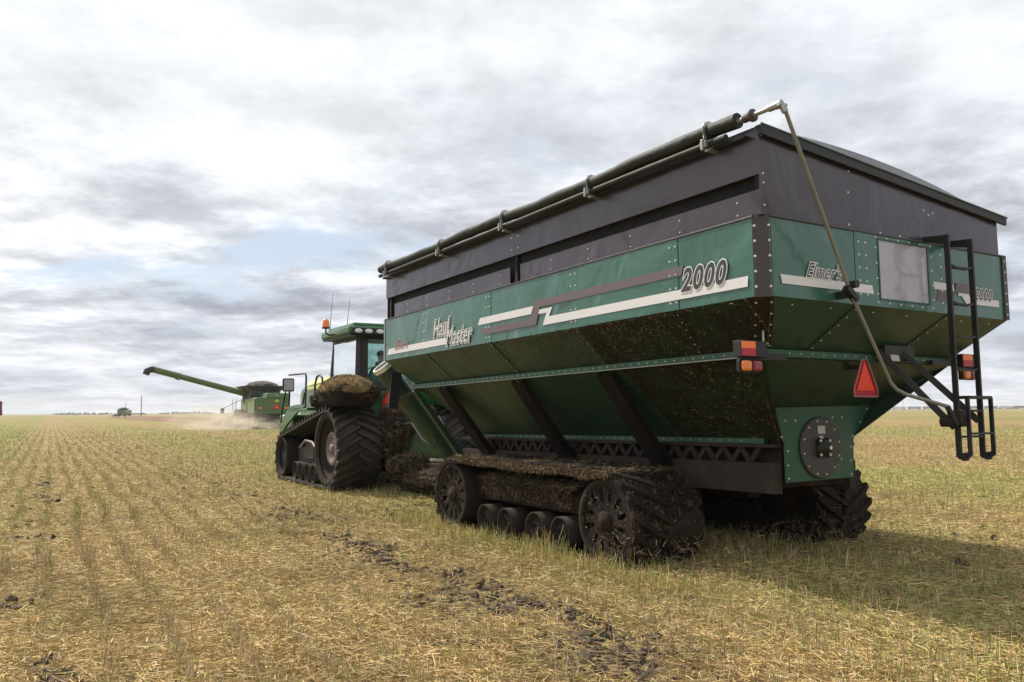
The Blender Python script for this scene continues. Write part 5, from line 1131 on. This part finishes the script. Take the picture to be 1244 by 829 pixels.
# ================================================================== COMBINES
def make_combine(mx, label, paintm, side, auger=True, detail=True, group=None):
    c = empty('combine_harvester', mat=mx); tag(c, label, 'combine', group)
    mb = MB()
    mb.hexa([(0.10, 0, 1.45), (3.2, 0, 1.45), (3.2, 3.2, 1.2), (0.10, 3.2, 1.2), (0.10, 0.15, 3.05), (3.2, 0.15, 3.05), (3.2, 3.2, 3.1), (0.10, 3.2, 3.1)])
    bd = mb.build('body', [paintm], c, bevel=0.08)
    mb = MB(); mb.hexa([(0.95, 0.05, 3.0), (3.25, 0.05, 3.0), (3.25, 2.8, 3.0), (0.95, 2.8, 3.0), (1.15, 0.2, 3.48), (3.2, 0.2, 3.48), (3.2, 2.7, 3.48), (1.15, 2.7, 3.48)]); mb.build('engine_hood', [paintm], c, bevel=0.07)
    mb = MB(); mb.box(0.0, 0.08, 0.5, 3.3, 1.55, 2.95); mb.build('side_shield', [side], c, bevel=0.05)
    mb = MB(); mb.hexa([(0.0, 3.35, 1.7), (0.08, 3.35, 1.7), (0.08, 6.4, 2.0), (0.0, 6.4, 2.0), (0.0, 3.35, 2.95), (0.08, 3.35, 2.95), (0.08, 6.4, 2.9), (0.0, 6.4, 2.9)]); mb.build('side_shield', [side], c, bevel=0.04)
    mb = MB(); mb.box(0.15, 3.15, 3.2, 6.5, 1.1, 3.3); mb.build('threshing_body', [M['tankdark']], c)
    mb = MB(); mb.hexa([(0.25, 3.0, 3.25), (3.05, 3.0, 3.25), (3.05, 6.4, 3.25), (0.25, 6.4, 3.25), (0.2, 2.9, 3.75), (3.1, 2.9, 3.75), (3.1, 6.4, 3.75), (0.2, 6.4, 3.75)]); tk = mb.build('grain_tank', [M['tankdark']], c)
    mb = MB(); a = [(0.2, 2.9, 3.75), (3.1, 2.9, 3.75), (3.1, 6.4, 3.75), (0.2, 6.4, 3.75)]; b = [(-0.45, 2.3, 4.22), (3.75, 2.3, 4.22), (3.75, 7.0, 4.22), (-0.45, 7.0, 4.22)]
    for i in range(4):
        p = [Vector(a[i]), Vector(a[(i + 1) % 4]), Vector(b[(i + 1) % 4]), Vector(b[i])]; mb.plate(p, (p[1] - p[0]).cross(p[2] - p[0]), 0.03)
    mb.build('tank_extension', [M['tankdark']], tk)
    hh = heap('grain_heap', c, (1.65, 4.6, 3.95), (1.75, 1.9, 0.82), M['grain'], seed=31, amp=0.08)
    mb = MB(); mb.box(0.6, 2.7, 6.7, 8.3, 1.9, 2.3); cb = mb.build('cab', [paintm], c)
    mb = MB(); mb.box(0.65, 2.65, 6.75, 8.35, 2.3, 3.45); mb.build('cab_glazing', [M['black']], cb, bevel=0.08)
    mb = MB(); mb.box(0.5, 2.8, 6.6, 8.6, 3.45, 3.68); mb.build('cab_roof', [paintm], cb, bevel=0.06)
    for (x0, x1, y_, r_) in ((-0.55, 0.15, 6.3, 0.98), (3.15, 3.85, 6.3, 0.98), (0.05, 0.55, 1.4, 0.68), (2.75, 3.25, 1.4, 0.68)):
        mb = MB(); mb.lathe([(0, r_ * 0.5), (0, r_ * 0.9), (0.06, r_), (x1 - x0 - 0.06, r_), (x1 - x0, r_ * 0.9), (x1 - x0, r_ * 0.5)], (x0, y_, r_), 'x', 32); w_ = mb.build('wheel', [M['rubber']], c)
        mb = MB(); mb.lathe([(0.05, r_ * 0.5), (0.12, r_ * 0.3), (0.12, 0.0)], (x0, y_, r_), 'x', 24); mb.lathe([(-0.05, r_ * 0.5), (-0.12, r_ * 0.3), (-0.12, 0.0)], (x1, y_, r_), 'x', 24); mb.build('rim', [M['yellow']], w_)
    mb = MB(); mb.hexa([(-0.85, 9.0, 0.25), (4.1, 9.0, 0.25), (4.1, 10.6, 0.12), (-0.85, 10.6, 0.12), (-0.85, 9.0, 1.25), (4.1, 9.0, 1.25), (4.1, 9.5, 1.05), (-0.85, 9.5, 1.05)]); mb.box(0.9, 2.4, 6.9, 9.0, 0.7, 1.5); mb.build('pickup_header', [paintm], c, bevel=0.03)
    mb = MB(); mb.box(0.5, 2.8, 0.2, 0.9, 0.7, 1.5); mb.build('straw_chopper', [M['black']], c)
    if auger:
        mb = MB(); rt_, tp_ = Vector((-0.05, 5.0, 3.55)), Vector((-8.5, 5.1, 5.78))
        mb.tube([rt_, rt_.lerp(tp_, 0.3), rt_.lerp(tp_, 0.7), rt_.lerp(tp_, 0.705), tp_], [0.31, 0.29, 0.27, 0.30, 0.30], 20); au = mb.build('unloading_auger', [paintm], c)
        mb = MB(); mb.tube([tp_ + Vector((0.1, 0, 0)), tp_ + Vector((-0.25, 0, 0.0)), tp_ + Vector((-0.50, 0, -0.18)), tp_ + Vector((-0.62, 0, -0.50))], [0.32, 0.34, 0.33, 0.30], 16); mb.build('auger_spout', [M['black']], au)
        mb = MB(); mb.tube([(0.2, 5.0, 2.6), (0.15, 5.0, 3.4), (-0.1, 5.0, 3.58)], 0.28, 16); mb.build('auger_elbow', [M['tankdark']], au)
        mb = MB(); mb.cyl(tp_.lerp(rt_, .28) + Vector((0, 0, -.22)), tp_.lerp(rt_, .28) + Vector((0, 0, -.42)), 0.04, 8); mb.build('auger_lamp', [M['black']], au)
    if detail:
        smv(c, (2.0, -0.02, 2.15), 1.25)
        for x_ in (0.45, 2.9):
            mb = MB(); mb.box(x_ - 0.17, x_ + 0.17, -0.01, 0.03, 1.98, 2.10); mb.build('tail_lamp', [M['orange_bright']], c)
        mb = MB(); mb.plate([(1.83, 0.06, 2.62), (2.22, 0.06, 2.62), (2.16, 0.08, 2.84), (1.90, 0.08, 2.84)], (0, -1, 0), 0.02); eb = mb.build('emblem', [M['yellow']], c)
        mb = MB()
        for p in ([(1.90, 2.67), (2.14, 2.67), (2.12, 2.70), (1.92, 2.71)], [(1.95, 2.71), (2.06, 2.73), (2.00, 2.80), (1.97, 2.79)]): mb.faces([(x_, 0.052, z_) for x_, z_ in p], [(0, 1, 2, 3)])
        mb.build('emblem_mark', [M['jgreen']], eb)
        mb = MB(); mb.cyl((2.0, 0.1, 3.25), (2.0, 0.18, 3.25), 0.05, 10); mb.build('rear_lamp', [M['lampglass']], c)
        mb = MB()
        for x_ in (-0.05, 0.30): mb.tube([(x_ - 0.55, 7.4, 1.2), (x_ - 0.55, 7.4, 3.0), (x_ - 0.5, 7.8, 3.05), (x_ - 0.5, 7.8, 1.9)], 0.03, 6)
        for zz in (1.4, 1.7, 2.0, 2.3, 2.6): mb.bar((-0.60, 7.4, zz), (-0.25, 7.4, zz), 0.03)
        mb.build('cab_ladder', [M['white']], c)
        mb = MB(); mb.bar((0.6, 8.5, 3.0), (-1.4, 8.6, 2.0), 0.05); mb.box(-1.55, -1.2, 8.55, 8.62, 1.5, 2.05); mb.build('mirror', [M['black']], c)
    return c
make_combine(Matrix.Translation((-24.4, 79.0, 0)) @ Matrix.Rotation(R(30), 4, 'Z'), 'green combine harvester in a dust cloud with its long auger swung out left', M['cgreen'], M['cpale'])
make_combine(Matrix.Translation((-203, 438, 0)) @ Matrix.Rotation(R(62), 4, 'Z'), 'tiny green combine harvester far off on the left horizon beside two thin poles', M['cpale'], M['cgreen'], auger=False, detail=False)
make_combine(Matrix.Translation((-74.35, 117, 0)) @ Matrix.Rotation(R(75), 4, 'Z'), 'dark red harvester just entering the picture at its left edge', M['farred'], M['farred'], auger=False, detail=False)

# ================================================================== FAR FIELD
def strip_mound(name, u0, v0, v1, w, h, matname, seed, label, cat):
    mb = MB(); nv = int((v1 - v0) / 0.8); K_ = 8; vs = []
    for i in range(nv + 1):
        v_ = v0 + (v1 - v0) * i / nv; wob_ = 0.4 * mnoise.noise(Vector((v_ * 0.05, seed, 0)))
        for j in range(K_ + 1):
            f = j / K_ * 2 - 1; n_ = mnoise.noise(Vector((v_ * 0.9, f * 3, seed))) ; z_ = h * max(0, 1 - f * f) ** 0.7 * (0.75 + 0.7 * n_)
            uu_ = u0 + wob_ + f * w / 2 * (1 + 0.2 * n_); vs.append((uu_ * RU[0] + v_ * RV[0], uu_ * RU[1] + v_ * RV[1], max(z_, -0.02) - 0.01 * (abs(f) == 1)))
    mb.faces(vs, [(i * (K_ + 1) + j, i * (K_ + 1) + j + 1, (i + 1) * (K_ + 1) + j + 1, (i + 1) * (K_ + 1) + j) for i in range(nv) for j in range(K_)], 0, True)
    tag(mb.build(name, M[matname]), label, cat)
M['swath'] = paint('cut_swath', (0.17, 0.095, 0.05), 0.95, var=0.4, vscale=2.0, fine=0.05)
strip_mound('windrow', 19.6, 96, 330, 2.4, 0.50, 'swath', 1, 'low brown windrow of cut crop leading away from the dusty combine', 'windrow')
strip_mound('windrow', 31.5, 120, 420, 2.4, 0.50, 'swath', 2, 'second brown windrow, the one farther to the right beyond the combine', 'windrow')

M['farwood'] = paint('far_trees', (0.085, 0.10, 0.085), 0.95, var=0.3, vscale=0.05)
def treeline(px0, px1, D, h, seed, name, label, cat):
    bm = bmesh.new()
    xa, xb = (px0 - 622) / 1008 * D, (px1 - 622) / 1008 * D; nn_ = int(abs(xb - xa) / (h * 0.8)) + 1; rr = random.Random(seed); cs = []; rad = []
    for i in range(nn_):
        x_ = xa + (xb - xa) * (i + rr.random()) / nn_; e = min(1, 4 * min((x_ - xa) / (xb - xa), 1 - (x_ - xa) / (xb - xa)) + 0.35)
        for k_ in range(2): cs.append((x_ + rr.uniform(-h, h), D + rr.uniform(-h, h), h * 0.35)); rad.append(h * rr.uniform(0.45, 0.9) * e)
    o = lump_mesh(name, np.array(cs), np.array(rad), np.tile([0.07, 0.085, 0.075], (len(cs), 1)), flat=0.75, mat='clod')
    tag(o, label, cat, kind='stuff')
treeline(64, 142, 1500, 3.4, 1, 'far_shelterbelt', 'thin grey green shelterbelt on the left horizon', 'trees')
treeline(158, 180, 1300, 2.6, 2, 'far_shelterbelt', 'short dark clump of far trees below the tall pole', 'trees')
treeline(194, 262, 1700, 4.0, 3, 'far_shelterbelt', 'faint far trees on the horizon left of the dusty combine', 'trees')
treeline(1214, 1234, 1500, 5.5, 4, 'far_shelterbelt', 'dark bump of trees above the right end of the train', 'trees')

def pole(px, D, h, lab, cross=True):
    x_ = (px - 622) / 1008 * D; mb = MB(); mb.tube([(x_, D, 0), (x_, D, h)], [0.20, 0.15], 8)
    o = mb.build('utility_pole', M['pole']); tag(o, lab, 'utility pole')
pole(172.5, 350, 9.0, 'tall thin pole standing beyond the far green combine, the nearer of two')
pole(153.5, 560, 9.2, 'shorter looking faint pole rising right behind the far green combine')
pole(1095, 1200, 17, 'faint grey mast standing behind the train')

# train of hopper wagons
cols = ['car_red', 'car_blue', 'car_white', 'car_blue', 'car_red', 'car_white', 'car_slate', 'car_slate', 'car_slate', 'car_white', 'car_rust']
labs = ['dull red wagon, first of the train beside the cart hopper', 'blue grey wagon after the first red one', 'white wagon between two blue grey wagons', 'blue grey wagon just left of the bright red one', 'red wagon in mid train left of the ladder', 'pale wagon behind the ladder feet', 'dark slate wagon crossed by the left rail of the ladder', 'dark slate wagon seen between the two lower rails of the ladder', 'dark slate wagon just right of the ladder foot', 'white wagon below the far dark trees', 'rusty brown wagon cut by the right edge of the photo']
DT = 1230; xT = (1045 - 622) / 1008 * DT
for i, (cn, lb) in enumerate(zip(cols, labs)):
    x0 = xT + i * 22.6; c = empty('rail_wagon', (x0, DT, 0)); tag(c, lb, 'railway wagon', 'wagons of the distant train')
    mb = MB(); L_, W2, H0, H1 = 19.4, 1.6, 1.2, 4.7
    mb.hexa([(2.2, -W2, H0), (L_ - 2.2, -W2, H0), (L_ - 2.2, W2, H0), (2.2, W2, H0), (0, -W2, H1 - 1.6), (L_, -W2, H1 - 1.6), (L_, W2, H1 - 1.6), (0, W2, H1 - 1.6)])
    mb.hexa([(0, -W2, H1 - 1.6), (L_, -W2, H1 - 1.6), (L_, W2, H1 - 1.6), (0, W2, H1 - 1.6), (0.2, -W2 * .6, H1), (L_ - .2, -W2 * .6, H1), (L_ - .2, W2 * .6, H1), (0.2, W2 * .6, H1)]); mb.build('hopper_body', [M[cn]], c)
    for xx in (2.0, L_ - 2.0):
        mb = MB(); mb.box(xx - 1.4, xx + 1.4, -1.2, 1.2, 0.35, 1.15); mb.build('bogie', [M['black']], c)
mb = MB(); mb.hexa([(0, -5, 0), (900, -5, 0), (900, 5, 0), (0, 5, 0), (0, -2.5, 0.35), (900, -2.5, 0.35), (900, 2.5, 0.35), (0, 2.5, 0.35)]); o = mb.build('railway_embankment', M['pole']); o.location = (xT - 60, DT, 0); tag(o, kind='structure')

# bird over the auger
mb = MB()
bd_ = empty('bird', (-24.25, 60, 4.05)); tag(bd_, 'small dark bird flying just above the combine auger', 'bird')
mb.tube([(-0.14, 0, 0.03), (-0.09, 0, 0.03), (0, 0, 0), (0.09, 0, -0.01), (0.17, 0, -0.02)], [0.012, 0.04, 0.055, 0.03, 0.02], 10); mb.build('bird_body', [M['bird']], bd_)
for s_ in (-1, 1):
    mb = MB(); mb.plate([(-0.05, 0.02 * s_, 0.02), (0.06, 0.02 * s_, 0.02), (0.08, 0.16 * s_, 0.10), (0.02, 0.26 * s_, 0.14), (-0.04, 0.14 * s_, 0.10)], (0, 0, 1), 0.008); mb.build('wing', [M['bird']], bd_)

# dust raised by the combine
m, g = new_mat('field_dust')
P = g.add('ShaderNodeTexCoord').outputs['Object']
ln = g.add('ShaderNodeVectorMath', dict(operation='LENGTH'), i0=P).outputs['Value']
fall = g.ramp(ln, [(0.05, 1.0), (0.98, 0.0)], 'LINEAR')
nz = g.ramp(g.noise(P, 2.6, 5, 0.6, 0.6), [(0.44, 0.0), (0.66, 1.0)])
den = g.math('MULTIPLY', g.math('MULTIPLY', fall, nz), 0.75)
vol = g.add('ShaderNodeVolumePrincipled', Color=(0.86, 0.76, 0.64, 1), Density=den)
vol.inputs['Anisotropy'].default_value = 0.3
oo = g.n.new('ShaderNodeOutputMaterial'); g.l.new(vol.outputs[0], oo.inputs['Volume'])
def puff(loc, sc, lab):
    bm = bmesh.new(); bmesh.ops.create_icosphere(bm, subdivisions=3, radius=1.0); me = bpy.data.meshes.new('dust_cloud'); bm.to_mesh(me); bm.free(); me.materials.append(m)
    o = bpy.data.objects.new('dust_cloud', me); COL.objects.link(o); o.location = loc; o.scale = sc; tag(o, lab, 'dust', kind='stuff')
puff((-28.2, 80.5, 0.4), (6.0, 5.0, 2.3), 'pale brown dust boiling round the lower half of the combine')
puff((-25.0, 76.0, 0.2), (5.5, 3.0, 1.7), 'low dust drifting over the stubble behind the combine')

# distant air
m, g = new_mat('air_haze')
vol = g.add('ShaderNodeVolumePrincipled', Color=(0.88, 0.92, 1.0, 1), Density=0.00020)
oo = g.n.new('ShaderNodeOutputMaterial'); g.l.new(vol.outputs[0], oo.inputs['Volume'])
mb = MB(); mb.box(-2500, 2500, -60, 2600, -1.0, 24.0); tag(mb.build('haze', m), kind='stuff')
